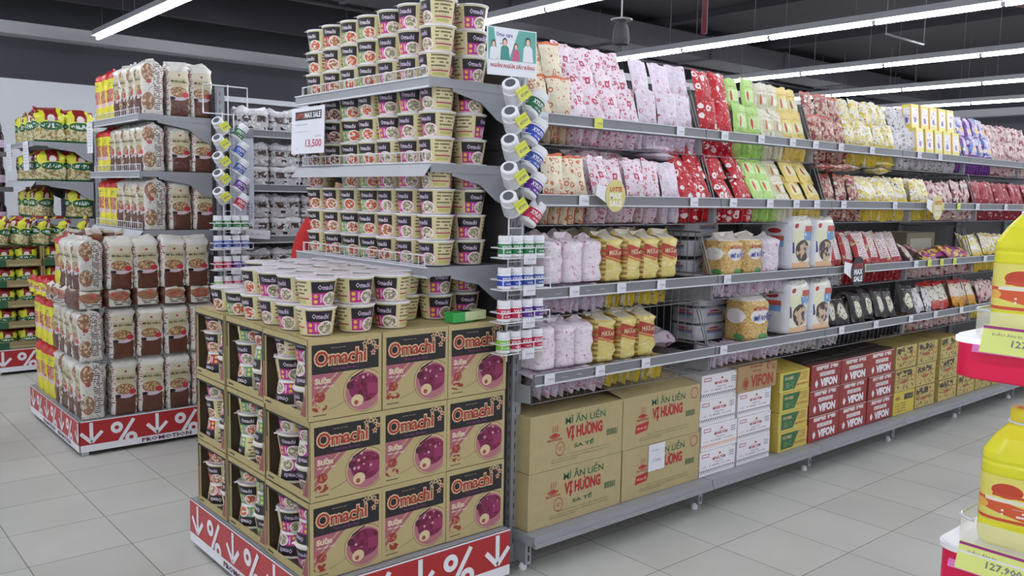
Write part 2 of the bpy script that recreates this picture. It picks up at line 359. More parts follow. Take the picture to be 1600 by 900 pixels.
# ================================================================ LONG GONDOLA (faces -Y)
SX = [(2.245, 3.413)]+[(3.413+k, 4.413+k) for k in range(6)]
LIPS = [(1.857, 2.578, 'top'), (1.533, 2.476, 'second'), (1.167, 2.476, 'third'), (.824, 2.472, 'fourth')]   # z of rail top, y of rail
YB = 3.05
def rail_mesh(L_, h=.046):
    m = MB(); m.box(0, 0, -h, L_, .012, 0, 0); m.box(0, -.006, -h, L_, 0, -h+.006, 1); m.box(0, -.004, -.004, L_, .0, 0.0, 1); m.box(0, .012, -h-.004, L_, .03, -h+.004, 0)
    return m
def bay(i, x0, x1, ybase=0, dark=False, label=None, lips=LIPS, yb=YB):
    L_ = x1-x0-.006
    o = empty('shelving_bay', (x0, ybase+2.465, 0), label, 'shelving', 'bays of the long noodle gondola')
    z = lambda y: y-2.465
    m = MB(); m.box(0, 0, .125, L_, yb-2.465, .165, 0); m.box(0, -.012, .135, L_, 0.0, .168, 0); m.box(0, -.02, .122, L_, -.004, .14, 1); m.build('deck_shelf', [GREY, GREYD if dark else GREY], o)
    m = MB(); m.box(0, yb-2.465, .1, L_, yb-2.465+.03, 2.12, 0); m.box(0, yb-2.475, 2.12, L_, yb-2.465+.04, 2.155, 2)
    m.box(0, yb-2.465-.02, .0, .03, yb-2.465, 2.0, 1); m.box(L_-.03, yb-2.465-.02, .0, L_, yb-2.465, 2.0, 1); m.build('back_panel', [BACKP, GREYD, RAILW], o)
    for zt_, yl, nm in lips:
        m = rail_mesh(L_); r = m.build('price_rail', [RAIL, RAILW], o, (0, yl-2.465, zt_))
        m = MB(); d = yb-yl-.02; zb = -.125
        for k in range(int(L_/.05)+1):
            x = .01+k*.05
            if x > L_: break
            m.tube([(x, .02, -.04), (x, .03, zb), (x, d, zb)], .0012, 4)
        m.tube([(.01, .03, zb+.002), (L_-.01, .03, zb+.002)], .0022, 4); m.tube([(.01, d, zb), (L_-.01, d, zb)], .0035, 4)
        for yy in (.15, .3, .42): m.tube([(.01, yy, zb-.003), (L_-.01, yy, zb-.003)], .003, 4)
        m.build('wire_basket', [WIRE], o, (0, yl-2.465, zt_))
        for x in ((L_-.012,) if i in (0, 1, 3) else ()):      # sloping wire divider at each end of the shelf
            if i == 0 and x < .1: continue
            m = MB()
            m.tube([(x, .03, 0), (x, .10, .20), (x, d, .20)], .004, 5); m.tube([(x, .03, 0), (x, d, 0)], .004, 5); m.tube([(x, .045, 0), (x, .115, .19)], .003, 4)
            for q in range(9):
                yy = .13+q*.045
                if yy < d: m.tube([(x, yy, 0), (x, yy, .20)], .0022, 4)
            m.build('wire_divider', [WIRE], o, (0, yl-2.465, zt_))
        for x in (0., L_-.006):
            m = MB()
            m.add([(x, .03, -.12), (x, d, -.16), (x, d, -.05), (x, .03, -.05), (x+.006, .03, -.12), (x+.006, d, -.16), (x+.006, d, -.05), (x+.006, .03, -.05)],
                  [(0, 1, 2, 3), (7, 6, 5, 4), (0, 4, 5, 1), (3, 2, 6, 7), (0, 3, 7, 4), (1, 5, 6, 2)])
            m.build('shelf_bracket', [GREY], o, (0, yl-2.465, zt_))
    for sx in ((.03, L_) if i == 0 else (L_,)):
        m = MB(); m.box(sx-.02, .06, .035, sx+.01, yb-2.465, .125, 0); m.box(sx-.02, .05, .03, sx+.01, .062, .12, 0)
        m.box(sx-.008, .048, .045, sx-.002, .051, .07, 1); m.box(sx-.008, .048, .082, sx-.002, .051, .107, 1)
        f = m.build('base_leg', [GREY, BLACK], o)
        m = MB(); m.lathe([(.016, 0), (.018, .012), (.01, .03)], 10, 0, cx=sx-.005, cy=.085); m.build('levelling_foot', [WHITE], f)
    return o
BL = ['grey shelving bay nearest the cup noodle endcap, holding the two largest brown cartons', 'grey shelving bay with white, green striped and red cartons on its deck',
      'grey shelving bay with red cartons ending its deck row', 'grey shelving bay behind the round gold sale sign, tan cartons below', 'grey shelving bay partly hidden by the hanging oil bottle',
      'far grey shelving bay beyond the oil bottle', 'farthest grey shelving bay of the long run']
for i, (a, c) in enumerate(SX): bay(i, a, c, label=BL[i])

# ---------------------------------------------------------------- packet shapes
def pillow(name, wd, h, t, mats, seed, nu=8, nv=10, rough=1.):
    r = random.Random(seed); ph = [r.uniform(0, 6.3) for _ in range(8)]; m = MB()
    for side in (0, 1):
        vs = []; uv = []
        for j in range(nv+1):
            v = j/nv; b = min(1, max(0, (min(v, 1-v)-.07)/.16)); b = math.sin(b*pi/2)
            for i_ in range(nu+1):
                u = i_/nu; a = max(0, 1-abs(2*u-1)**2.6)**.6
                wob = (math.sin(9*u+ph[0]+4*v)+math.sin(13*v+ph[1])+math.sin(7*u-11*v+ph[2]))*.05*rough*t*b
                y = (t/2*a*b+wob*(a))*(1 if side else -1)+math.sin(u*23+ph[3])*.0015*(1-b)+math.sin(3*v+ph[5])*.08*t*rough
                x = (u-.5)*wd*(1+.05*(1-b)-.03*math.sin(pi*v*2+ph[4]))
                zz = v*h+(.004*math.sin(u*9+ph[6]) if v in (0, 1) else 0)
                vs.append((x, y, zz)); uv.append((u, v))
        fs = []
        for j in range(nv):
            for i_ in range(nu):
                q = (j*(nu+1)+i_, j*(nu+1)+i_+1, (j+1)*(nu+1)+i_+1, (j+1)*(nu+1)+i_)
                fs.append(q if not side else q[::-1])
        m.add(vs, fs, 0, uv, True)
    return m.mesh(name, mats)
def block(name, wd, d, h, mats, seed, top=.12, puff=.006, p=5., extra=None, seal=True, n=28, fold=0.):
    """upright multi-pack in crumpled film: front/back print = material 0, side print = material 1"""
    r = random.Random(seed); ph = [r.uniform(0, 6.3) for _ in range(6)]; m = MB(); lv = [0, .02, .1, .25, .4, .55, .7, .85, .96]
    hb_ = h*(1-top); rings = []
    for q in lv: rings.append((q*hb_, 1-.06*(q < .01), 1-.06*(q < .01), 0))
    if seal:
        rings += [(hb_+.25*(h-hb_), .97, .62, 0), (hb_+.6*(h-hb_), .96, .2, 0), (h, 1.0, .05, 1)]
    else: rings += [(hb_+.6*(h-hb_), .97, .95, 0), (h, .86, .8, 1)]
    pts = []; uvs = []; mi = []
    for (zz, sx, sy, tt) in rings:
        row = []; ru = []
        for k in range(n):
            a = 2*pi*(k+.5)/n-3*pi/4; c, s_ = math.cos(a), math.sin(a); q = (abs(c)**p+abs(s_)**p)**(-1/p)
            x, y = c*q*wd/2, s_*q*d/2
            wob = 1+(math.sin(5*a+zz*60+ph[0])+math.sin(9*a-zz*90+ph[1])+math.sin(zz*150+ph[2]+3*a))*puff/3/(wd/2)*min(1, zz/(.05*h)+.2)
            z2 = zz+(tt*(.012*math.sin(4*c+ph[3])+.008*math.sin(9*c+ph[4])))+fold*tt*c
            row.append((x*sx*wob, y*sy*wob, z2)); ru.append((a, z2))
        pts.append(row)
    for j in range(len(rings)-1):
        for k in range(n):
            k2 = (k+1) % n; am = 2*pi*(k+1)/n-3*pi/4
            front = abs(math.sin(am))*wd > abs(math.cos(am))*wd*1.0
            P_ = [pts[j][k], pts[j][k2], pts[j+1][k2], pts[j+1][k]]
            if front:
                sg = 1 if math.sin(am) < 0 else -1
                uv = [(max(0, min(1, .5+sg*q[0]/wd)), max(0, min(1, q[2]/h))) for q in P_]
            else:
                sg = 1 if math.cos(am) > 0 else -1
                uv = [(max(0, min(1, .5+sg*q[1]/d)), max(0, min(1, q[2]/h))) for q in P_]
            m.add(P_, [(0, 1, 2, 3)], 0 if front else 1, uv, True)
    m.add(pts[-1], [tuple(range(n))], 0, [(.5, .98)]*n); m.add(pts[0], [tuple(range(n))[::-1]], 1)
    if extra: extra(m)
    me = m.mesh(name, mats)
    # weld so that the shading runs smoothly round the film
    import bmesh
    bm = bmesh.new(); bm.from_mesh(me); bmesh.ops.remove_doubles(bm, verts=bm.verts, dist=.00005); bm.to_mesh(me); bm.free()
    return me
WHT = (232, 224, 232); PK = (228, 214, 226)
P = {}
def crispy(n_, base, layers, **k): return pmat(n_, base, layers, bump=.8, bscale=34, **k)
P['cream'] = crispy('cream_packet_film', (232, 222, 196), [((205, 120, 80), ('vor', 3.2, 4, .27)), ((238, 228, 205), ('vor', 3.2, 4, .15)), ((196, 70, 60), ('noi', 8, 10, .66)), ((214, 110, 70), ('r', 0, .93, 1, 1)), ((200, 100, 70), ('r', 0, 0, 1, .04)), ((210, 96, 70), ('lines', 18, 9, .62), ('r', .2, .55, .8, .8))])
P['pinkdot'] = crispy('white_packet_film_with_red_motifs', (232, 218, 228), [((196, 60, 90), ('vor', 4.0, 5.4, .27)), ((228, 200, 214), ('vor', 4.0, 5.4, .15)), ((204, 100, 126), ('noi', 9, 12, .62)), ((176, 40, 70), ('r', .38, .42, .62, .58)), ((222, 180, 196), ('r', .44, .46, .56, .54))])
P['palepink'] = crispy('pale_pink_packet_film', (226, 214, 228), [((196, 96, 120), ('vor', 3.2, 3.6, .2)), ((226, 212, 226), ('vor', 3.2, 3.6, .12)), ((202, 186, 206), ('lines', 22, 7, .55))])
P['red'] = crispy('red_packet_film_with_white_emblems', (188, 22, 40), [((236, 226, 228), ('vor', 2.3, 3.2, .3)), ((170, 26, 40), ('vor', 2.3, 3.2, .13)), ((236, 224, 220), ('noi', 9, 11, .64))])
P['lime'] = crispy('lime_green_packet_film', (176, 214, 120), [((204, 228, 168), ('r', .18, .25, .85, .62)), ((196, 60, 50), ('e', .34, .42, .07, .17)), ((206, 224, 150), ('e', .62, .42, .16, .12)), ((150, 90, 70), ('r', .2, .7, .8, .78), ('lines', 9, 14, .45))])
P['pale'] = crispy('pale_chilli_packet_film', (222, 216, 196), [((196, 196, 150), ('r', .12, .2, .88, .6)), ((190, 60, 50), ('e', .34, .42, .07, .17)), ((228, 226, 208), ('e', .62, .4, .16, .12)), ((160, 100, 80), ('r', .2, .7, .8, .78), ('lines', 9, 14, .45))])
P['yellow'] = crispy('yellow_chilli_packet_film', (230, 206, 118), [((222, 222, 170), ('r', .15, .2, .88, .6)), ((190, 70, 50), ('e', .34, .42, .07, .17)), ((232, 228, 190), ('e', .62, .4, .16, .12)), ((170, 100, 70), ('r', .2, .7, .8, .78), ('lines', 9, 14, .45))])
P['brownred'] = crispy('mixed_red_brown_packet_film', (200, 168, 150), [((150, 60, 62), ('noi', 5, 6, .52)), ((60, 48, 50), ('noi', 9, 8, .62)), ((232, 222, 214), ('vor', 3, 4, .24)), ((196, 100, 84), ('r', 0, .9, 1, 1))])
P['mixyellow'] = crispy('yellow_white_packet_film', (226, 214, 150), [((232, 228, 224), ('noi', 3, 4, .5)), ((216, 192, 50), ('noi', 4, 5, .6)), ((70, 62, 60), ('noi', 9, 9, .66)), ((190, 80, 60), ('vor', 3.5, 5, .14)), ((222, 196, 60), ('r', 0, 0, 1, .12))])
P['silver'] = crispy('silver_white_packet_film', (216, 212, 218), [((90, 86, 96), ('noi', 7, 8, .62)), ((168, 164, 150), ('vor', 3, 4, .25))])
P['violet'] = crispy('blue_violet_packet_film', (202, 190, 222), [((110, 50, 140), ('r', 0, 0, .18, 1)), ((86, 120, 190), ('noi', 3, 3, .56)), ((232, 226, 236), ('vor', 2.5, 3, .3)), ((120, 56, 150), ('r', 0, .0, 1, .14)), ((226, 190, 120), ('e', .6, .4, .2, .14))])
P['dullpink'] = crispy('dull_pink_packet_film', (206, 178, 176), [((140, 60, 70), ('noi', 5, 5, .56)), ((220, 214, 206), ('vor', 3, 3, .28))])
P['darkred'] = crispy('dark_red_packet_film', (150, 34, 50), [((214, 170, 172), ('vor', 2.6, 3.4, .24)), ((190, 60, 74), ('noi', 5, 6, .58))])
P['redwhite'] = crispy('red_and_white_packet_film', (222, 206, 206), [((168, 26, 42), ('r', 0, 0, .22, 1)), ((168, 26, 42), ('r', 0, 0, 1, .16)), ((150, 110, 130), ('lines', 16, 12, .5), ('r', .28, .2, .95, .9)), ((190, 180, 120), ('noi', 6, 7, .64))])
P['black'] = crispy('black_packet_film', (38, 34, 38), [((220, 216, 196), ('e', .5, .42, .27, .27)), ((150, 140, 80), ('noi', 5, 5, .6), ('e', .5, .4, .36, .3)), ((60, 50, 50), ('noi', 12, 12, .6), ('e', .5, .42, .24, .24)), ((190, 188, 190), ('lines', 10, 14, .5), ('r', .2, .74, .8, .88))])
P['whitered'] = crispy('white_and_red_base_packet_film', (216, 210, 196), [((196, 42, 36), ('r', 0, 0, 1, .3)), ((150, 140, 110), ('noi', 6, 6, .58)), ((196, 42, 36), ('r', 0, .9, 1, 1))])
P['whiteorange'] = crispy('white_and_orange_base_packet_film', (220, 206, 190), [((214, 150, 34), ('r', 0, 0, 1, .36)), ((170, 80, 66), ('noi', 6, 6, .62)), ((200, 66, 56), ('r', 0, .88, 1, 1))])
P['purpleyellow'] = crispy('purple_yellow_packet_film', (150, 60, 130), [((222, 196, 90), ('noi', 3, 3, .5)), ((190, 70, 110), ('noi', 6, 5, .6))])
P['carton_yellow'] = pmat('yellow_box_pack_print', (224, 214, 96), [((232, 226, 232), ('r', .22, .18, .9, .86)), ((150, 90, 140), ('noi', 8, 8, .6), ('r', .28, .24, .84, .8)), ((200, 90, 60), ('r', .0, .0, .1, 1)), ((110, 90, 160), ('e', .55, .36, .14, .12))], bump=.2)
KINDS = {'cream': ('cream_noodle_packet', 'cream noodle packet', .115, .165), 'pinkdot': ('prawn_noodle_packet', 'prawn dotted white packet', .108, .165),
 'palepink': ('pink_noodle_packet', 'pale pink noodle packet', .125, .165), 'red': ('red_noodle_packet', 'red noodle packet', .12, .165), 'lime': ('lime_noodle_packet', 'lime green packet', .12, .16),
 'pale': ('beige_noodle_packet', 'pale beige packet', .115, .155), 'yellow': ('yellow_noodle_packet', 'plain yellow packet', .118, .155), 'brownred': ('brown_noodle_packet', 'reddish brown noodle packet', .12, .155),
 'mixyellow': ('yellow_white_noodle_packet', 'yellow and white noodle packet', .12, .155), 'silver': ('silver_noodle_packet', 'silver white noodle packet', .12, .155), 'violet': ('violet_noodle_packet', 'blue and violet noodle packet', .12, .16),
 'dullpink': ('dusty_pink_noodle_packet', 'dull pink noodle packet', .125, .15), 'darkred': ('dark_red_noodle_packet', 'dark red noodle packet', .125, .16), 'redwhite': ('red_edged_noodle_packet', 'red edged white packet', .14, .19),
 'black': ('black_noodle_packet', 'black noodle packet', .14, .18), 'whitered': ('red_based_noodle_packet', 'white packet with red base', .14, .18), 'whiteorange': ('orange_based_noodle_packet', 'white packet with orange base', .14, .18),
 'purpleyellow': ('purple_noodle_packet', 'purple and yellow noodle packet', .13, .11), 'carton_yellow': ('boxed_noodle_pack', 'yellow boxed noodle pack', .125, .16)}
PM = {}
for k, (nm, ds, w_, h_) in KINDS.items():
    PM[k] = [pillow(nm, w_*1.04, h_*1.03, .034, [P[k]], hash_ + len(k)*7, rough=1.1) for hash_ in (1, 2, 3)]
def carton_pack(wd, h, t, m):
    q = MB(); q.box(-wd/2, -t/2, 0, wd/2, t/2, h, 0); return q.mesh('boxed_noodle_pack', [m])
PM['carton_yellow'] = [carton_pack(.12, .158, .06, P['carton_yellow'])]*3
def lean(kind, x0, x1, li, rows=2, tilt=16, ranks=1, jit=1., dz=0., dy=0., group=None, extra='', pitch=.93):
    nm, ds, w_, h_ = KINDS[kind]; zl, yl, sn = LIPS[li]; n = max(1, round((x1-x0)/w_)); step = (x1-x0)/n
    for rk in range(ranks):
        for r in range(rows):
            if rk and r < rows-1: continue
            for k in range(n):
                x = x0+step*(k+.5)+RN.uniform(-.006, .006)*jit
                y = yl+.055+dy+r*.045+rk*.05+RN.uniform(-.006, .006)*jit; z = zl-.006+dz+r*h_*pitch+RN.uniform(-.004, .006)*jit
                rot = (-math.radians(tilt+RN.uniform(-4, 4)*jit), math.radians(RN.uniform(-5, 5)*jit), math.radians(RN.uniform(-7, 7)*jit))
                rw = ('' if rows == 1 else ('lower row, ' if r == 0 else 'middle row, ' if r < rows-1 else 'upper row, ')) if not rk else 'rank behind, '
                lab = '%s, %s%s from the post, %s shelf%s' % (ds, rw, ORD[k] if n > 1 else 'one', sn, extra)
                o = link(nm, PM[kind][RN.randrange(3)], None, (x, y, z), rot); tag(o, lab, 'noodle packet', (group or '%ss leaning on the %s shelf' % (ds, sn)))
def edge(kind, x0, x1, li, step=.034):
    """layer of packets stood on edge inside the wire basket, seen below the price rail"""
    nm, ds, w_, h_ = KINDS[kind]; zl, yl, sn = LIPS[li]; n = max(1, int((x1-x0)/step)); st = (x1-x0)/n
    for k in range(n):
        x = x0+st*(k+.5); sc_ = .104/w_*RN.uniform(.88, 1.0)
        o = link(nm, PM[kind][RN.randrange(3)], None, (x+RN.uniform(-.004, .004), yl+.034+RN.uniform(0, .016), zl-.063+RN.uniform(-.006, .004)), None)
        # length along Y, width upright, print turned a little to the aisle, leaning
        o.rotation_euler = (Matrix.Rotation(math.radians(12+RN.uniform(-6, 6)), 3, 'Y') @ Matrix.Rotation(math.radians(-14+RN.uniform(-8, 8)), 3, 'Z') @ Matrix(((0, 1, 0), (0, 0, 1), (1, 0, 0)))).to_euler()
        o.scale = (sc_, 1.15, 1)
        tag(o, '%s on edge in the basket under the %s rail' % (ds, sn), 'noodle packet', '%ss on edge under the %s rail' % (ds, sn))
# top shelf
T = [('cream', 2.33, 2.56), ('pinkdot', 2.56, 2.99), ('palepink', 2.99, 3.39), ('red', 3.44, 3.70), ('lime', 3.70, 3.96), ('pale', 3.96, 4.15), ('yellow', 4.15, 4.38), ('brownred', 4.42, 4.82), ('mixyellow', 4.82, 5.39),
     ('silver', 5.43, 5.64), ('carton_yellow', 5.64, 6.31), ('violet', 6.31, 6.92), ('dullpink', 6.92, 7.7)]
for k, a, c in T:
    if k == 'pinkdot': lean(k, a, c, 0, 3, 20, pitch=.50)
    else: lean(k, a, c, 0, 2, tilt=(6 if k == 'carton_yellow' else 14), jit=(.2 if k in ('carton_yellow',) else .9), dy=.0, pitch=(.98 if k == 'carton_yellow' else .84))
    edge('silver' if k == 'carton_yellow' else k, a, c, 0, .042)
T2 = [('cream', 2.33, 2.56), ('pinkdot', 2.6, 3.02), ('palepink', 3.05, 3.18), ('red', 3.20, 3.40), ('red', 3.45, 3.75), ('lime', 3.75, 3.95), ('pale', 3.95, 4.12), ('yellow', 4.12, 4.38), ('brownred', 4.43, 4.82), ('mixyellow', 4.82, 5.39), ('mixyellow', 5.45, 5.75), ('dullpink', 5.75, 6.37), ('darkred', 6.43, 7.1), ('darkred', 7.1, 7.6)]
for i, (k, a, c) in enumerate(T2):
    ex = {3: ' behind divider', 4: ' beyond divider', 10: ' past divider', 13: ', far end'}.get(i, '')
    if 3 <= i <= 8: lean(k, a, c, 1, 2, 34, 1, .9, 0, 0, extra=ex, pitch=.6) if k != 'brownred' else lean(k, a, c, 1, 1, 16, 1, 1)
    elif k in ('cream', 'palepink'): lean(k, a, c, 1, 1, 12, 1, 1.)
    else: lean(k, a, c, 1, 1, 20, 2, 1.6, extra=ex)
    if k == 'pinkdot': lean(k, a+.05, c-.04, 1, 1, 55, 1, 3.5, .13, .12, extra=', tumbled on top')
    edge(k, a, c, 1, .046)
def flat(kind, spots, li, lab):
    nm, ds, w_, h_ = KINDS[kind]; zl, yl, sn = LIPS[li]
    for i, (x, y, z, rz) in enumerate(spots):
        o = link(nm, PM[kind][i % 3], None, (x, y, z), (-pi/2, 0, rz)); tag(o, lab % (('lower', 'middle', 'upper')[i % 3]), 'noodle packet', ds+'s lying flat')
flat('palepink', [(3.12, 2.56, 1.533+.185, .05), (3.10, 2.57, 1.533+.215, -.1)], 1, 'pale pink packet lying across upright ones, %s of two, second shelf')
flat('mixyellow', [(5.2, 2.56, 1.72, .05), (5.22, 2.56, 1.755, -.1)], 1, 'yellow white packet laid flat above upright ones, %s of two, second shelf')
flat('brownred', [(4.55, 2.54, 1.71, 1.6), (4.72, 2.54, 1.715, 1.5)], 1, 'reddish packet laid flat above its row on the second shelf, %s one')
# ---------------------------------------------------------------- third and fourth shelves: multi-packs
MPK = pmat('pale_pink_multipack_film', (230, 218, 228), [((196, 90, 112), ('vor', 3.4, 4.2, .17)), ((228, 212, 224), ('vor', 3.4, 4.2, .1)), ((206, 190, 206), ('noi', 7, 16, .6))], bump=.7, bscale=26, rough=.25)
MPY = pmat('yellow_multipack_film_with_red_band', (214, 196, 118), [((176, 62, 50), ('h', .16, 1, .56), ('not', ('h', .16, 1, .80))), ((196, 120, 60), ('h', .16, 1, .50), ('not', ('h', .16, 1, .55))), ((222, 210, 150), ('noi', 3, 18, .58), ('r', 0, 0, 1, .45)), ((216, 208, 190), ('r', 0, .88, 1, 1))], bump=.6, bscale=26, rough=.22)
MPYS = pmat('yellow_multipack_side_film', (206, 184, 104), [((176, 62, 50), ('r', 0, .42, 1, .68)), ((150, 124, 60), ('lines', 9, 3, .3))], bump=.7, bscale=20, rough=.25)
CAKE = pmat('noodle_cake_window_film', (206, 170, 96), [((176, 130, 60), ('noi', 22, 40, .54)), ((232, 218, 176), ('noi', 30, 46, .6)), ((228, 222, 214), ('r', 0, .84, 1, 1)), ((90, 150, 90), ('e', .7, .08, .2, .07)), ((230, 228, 226), ('e', .55, .52, .36, .16))], bump=.6, rough=.25)
BIGF = pmat('white_bag_front_print', (226, 224, 216), [((222, 222, 190), ('r', .05, .3, .95, .78)), ((226, 186, 150), ('r', 0, 0, 1, .13)), ((176, 50, 62), ('e', .25, .86, .09, .05)), ((186, 84, 66), ('r', .58, .74, .95, .86)), ((112, 156, 206), ('r', .55, .56, .97, .74)), ((226, 228, 232), ('noi', 12, 14, .62), ('r', .55, .56, .97, .74)),
    ((64, 50, 54), ('e', .52, .36, .3, .22)), ((206, 178, 150), ('noi', 7, 7, .5), ('e', .55, .32, .3, .22)), ((196, 196, 206), ('e', .86, .33, .14, .12)), ((56, 52, 130), ('r', .03, .32, .18, .54))], bump=.45, bscale=20, rough=.28)
BIGS = pmat('white_bag_side_print', (206, 208, 216), [((176, 50, 62), ('e', .5, .76, .2, .05)), ((186, 90, 72), ('r', .28, .56, .78, .66)), ((112, 156, 206), ('r', .28, .44, .78, .56))], bump=.5, bscale=20, rough=.28)
SEE = mat('clear_bag_film', (190, 190, 196), .2, bump=.3, nscale=30)
def tx_front(st, u0, v0, u1, v1, wd, h, y, mi, off=.02, sk=0):
    def f(m): m.text(st, FY(-wd/2, y, 0), u0*wd, v0*h, u1*wd, v1*h, mi, off, .002, 1, skew=sk)
    return f
G3 = {}
G3['pink'] = [block('noodle_multipack', .105, .16, .185, [MPK, MPK], s, .1, .005) for s in (4, 5, 6)]
G3['mik'] = [block('noodle_multipack', .125, .17, .20, [MPY, MPYS, CREAM], s, .12, .007, extra=tx_front('MiKKet', .2, .55, .80, .66, .125, .2, -.0885, 2, .01, -.0)) for s in (7, 8)]
def cake_x(m):
    m.text('MÌ VẮT', FY(-.09, -.079, 0), .05, .085, .16, .12, 2, .03, .002, 1, skew=.01); m.text('MÌ TRỨNG', FY(-.09, -.079, 0), .045, .128, .13, .148, 3, .03, .002, 1, skew=.01)
G3['cake'] = [block('noodle_cake_bag', .165, .15, .20, [CAKE, CAKE, BLUEP, REDT], s, .16, .006, extra=cake_x) for s in (9, 10)]
G3['whitepink'] = [block('noodle_multipack', .15, .15, .19, [P['palepink'], P['palepink']], 12, .1, .007)]
G3['big'] = [block('large_noodle_bag', .225, .20, .265, [BIGF, BIGS], s, .05, .008, p=7, seal=False) for s in (13, 14)]
G3['grey'] = [block('large_noodle_bag', .26, .2, .085, [BIGS, BIGS], 15, .1, .006, seal=False)]
def blk(nm, kind, i, loc, rz, lab, cat, grp, sc_=None):
    o = link(nm, G3[kind][i % len(G3[kind])], None, loc, (0, 0, rz)); tag(o, lab, cat, grp)
    if sc_: o.scale = sc_
    return o
def shelf34(li, pink_x, mik_x, tops):
    zl, yl, sn = LIPS[li]; z = zl-.025; y0 = yl+.10
    for k, x in enumerate(pink_x):
        blk('noodle_multipack', 'pink', k, (x, y0, z+.035), .05, 'pale pink noodle multipack standing on the %s shelf, %s from the post' % (sn, ORD[k]), 'noodle multipack', 'pink multipacks on the %s shelf' % sn)
        o = link('pink_noodle_packet', PM['palepink'][k % 3], None, (x, y0-.10, z+.0), (-pi/2+.1, 0, 0)); tag(o, 'pale pink packet lying under the %s pink multipack of the %s shelf' % (ORD[k], sn), 'noodle packet', 'flat pink packets on the %s shelf' % sn)
        blk('noodle_multipack', 'pink', k+1, (x, y0+.18, z+.02), .0, 'pale pink multipack in the rear rank, %s shelf, %s from the post' % (sn, ORD[k]), 'noodle multipack', 'rear pink multipacks on the %s shelf' % sn, (1, 1, 1.12))
    for k, x in enumerate(mik_x):
        blk('noodle_multipack', 'mik', k, (x, y0+.01, z+.03), RN.uniform(-.1, .1), 'yellow noodle multipack with red band, %s shelf, %s from the pink ones' % (sn, ORD[k]), 'noodle multipack', 'yellow multipacks on the %s shelf' % sn)
        if k < len(mik_x): blk('noodle_multipack', 'mik', k, (x, y0+.20, z+.03), 0, 'yellow noodle multipack behind the %s front one on the %s shelf' % (ORD[k], sn), 'noodle multipack', 'rear yellow multipacks on the %s shelf' % sn)
        o = link('yellow_white_noodle_packet', PM['mixyellow'][k % 3], None, (x, y0-.095, z+.0), (-pi/2+.1, 0, 0)); tag(o, 'yellow packet lying in front of the %s yellow multipack of the %s shelf' % (ORD[k], sn), 'noodle packet', 'flat yellow packets on the %s shelf' % sn)
shelf34(2, [2.36, 2.475, 2.585], [2.71, 2.835, 2.955, 3.085], 0)
shelf34(3, [2.33, 2.44, 2.545], [2.68, 2.815, 2.945], 0)
for li in (2, 3):
    zl, yl, sn = LIPS[li]; z = zl-.03
    edge('palepink', 2.30, 2.70, li, .042); edge('mixyellow', 2.70, 3.10, li, .045)
    edge('palepink', 3.45, 4.05, li, .05); edge('silver', 4.05, 4.65, li, .05); edge('black' if li == 3 else 'redwhite', 4.65, 5.4, li, .045); edge('dullpink', 5.42, 6.4, li, .05); edge('mixyellow', 6.42, 7.3, li, .05)
    if li == 2:
        for k, x in enumerate((3.575, 3.745)): blk('noodle_cake_bag', 'cake', k, (x, yl+.10, z+.02), 0, 'clear bag of golden noodle nests on the third shelf, %s from the wire divider' % ORD[k], 'noodle bag', 'noodle nest bags')
        blk('noodle_multipack', 'whitepink', 0, (3.905, yl+.10, z+.02), 0, 'white noodle multipack with pink print between golden noodles and big white bags, third shelf', 'noodle multipack', None)
        for k, (x, zz) in enumerate(((3.62, .0), (3.62, .1), (3.62, .2))):
            blk('large_noodle_bag', 'grey', 0, (x, yl+.33, z+zz), 0, 'grey white bag lying at the back of the third shelf, %s of the pile' % ('bottom', 'middle', 'top')[k], 'noodle bag', 'grey bags at the back of the third shelf')
    else:
        blk('noodle_cake_bag', 'cake', 0, (3.80, yl+.10, z+.02), -.1, 'clear bag of golden noodle nests on the fourth shelf beside big white bags', 'noodle bag', None, (1.15, 1.1, 1.2))
        for k, (x, zz) in enumerate(((3.72, .0), (3.72, .09), (3.72, .18))):
            blk('large_noodle_bag', 'grey', 0, (x, yl+.34, z+zz), 0, 'grey white bag lying at the back of the fourth shelf, %s of the pile' % ('bottom', 'middle', 'top')[k], 'noodle bag', 'grey bags at the back of the fourth shelf')
        o = link('red_noodle_packet', PM['red'][0], None, (3.2, yl+.22, z+.03), (-pi/2+.1, 0, .4)); tag(o, 'red and pink packet left alone on the empty part of the fourth shelf', 'noodle packet'); o.scale = (1.6, 2, 1.2)
        o = link('pink_noodle_packet', PM['palepink'][0], None, (3.33, yl+.24, z+.03), (-pi/2+.1, 0, -.3)); tag(o, 'pink packet lying beside the wire divider on the empty part of fourth shelf', 'noodle packet'); o.scale = (1.3, 2, 1)
    for k, x in enumerate((4.145, 4.375)):
        blk('large_noodle_bag', 'big', k, (x, yl+.105, z+.03), 0, 'big white noodle bag with bowl picture on the %s shelf, %s from the post' % (sn, ORD[k]), 'noodle bag', 'big white noodle bags')
o = link('cream_noodle_packet', PM['cream'][1], None, (4.22, 2.59, 1.40), (-.2, .3, .1)); tag(o, 'salmon packet lying on top of the big white bags on the third shelf', 'noodle packet')
for i, (k, a, c) in enumerate([('redwhite', 4.52, 4.80), ('redwhite', 4.82, 5.40)]): lean(k, a, c, 2, 1, 22, 2, 1.5, extra=(' front' if i else ''))
lean('dullpink', 5.45, 5.75, 2, 1, 50, 1, 3); lean('purpleyellow', 5.75, 6.35, 2, 1, 60, 1, 3); lean('mixyellow', 6.43, 7.1, 2, 1, 25, 2, 2)
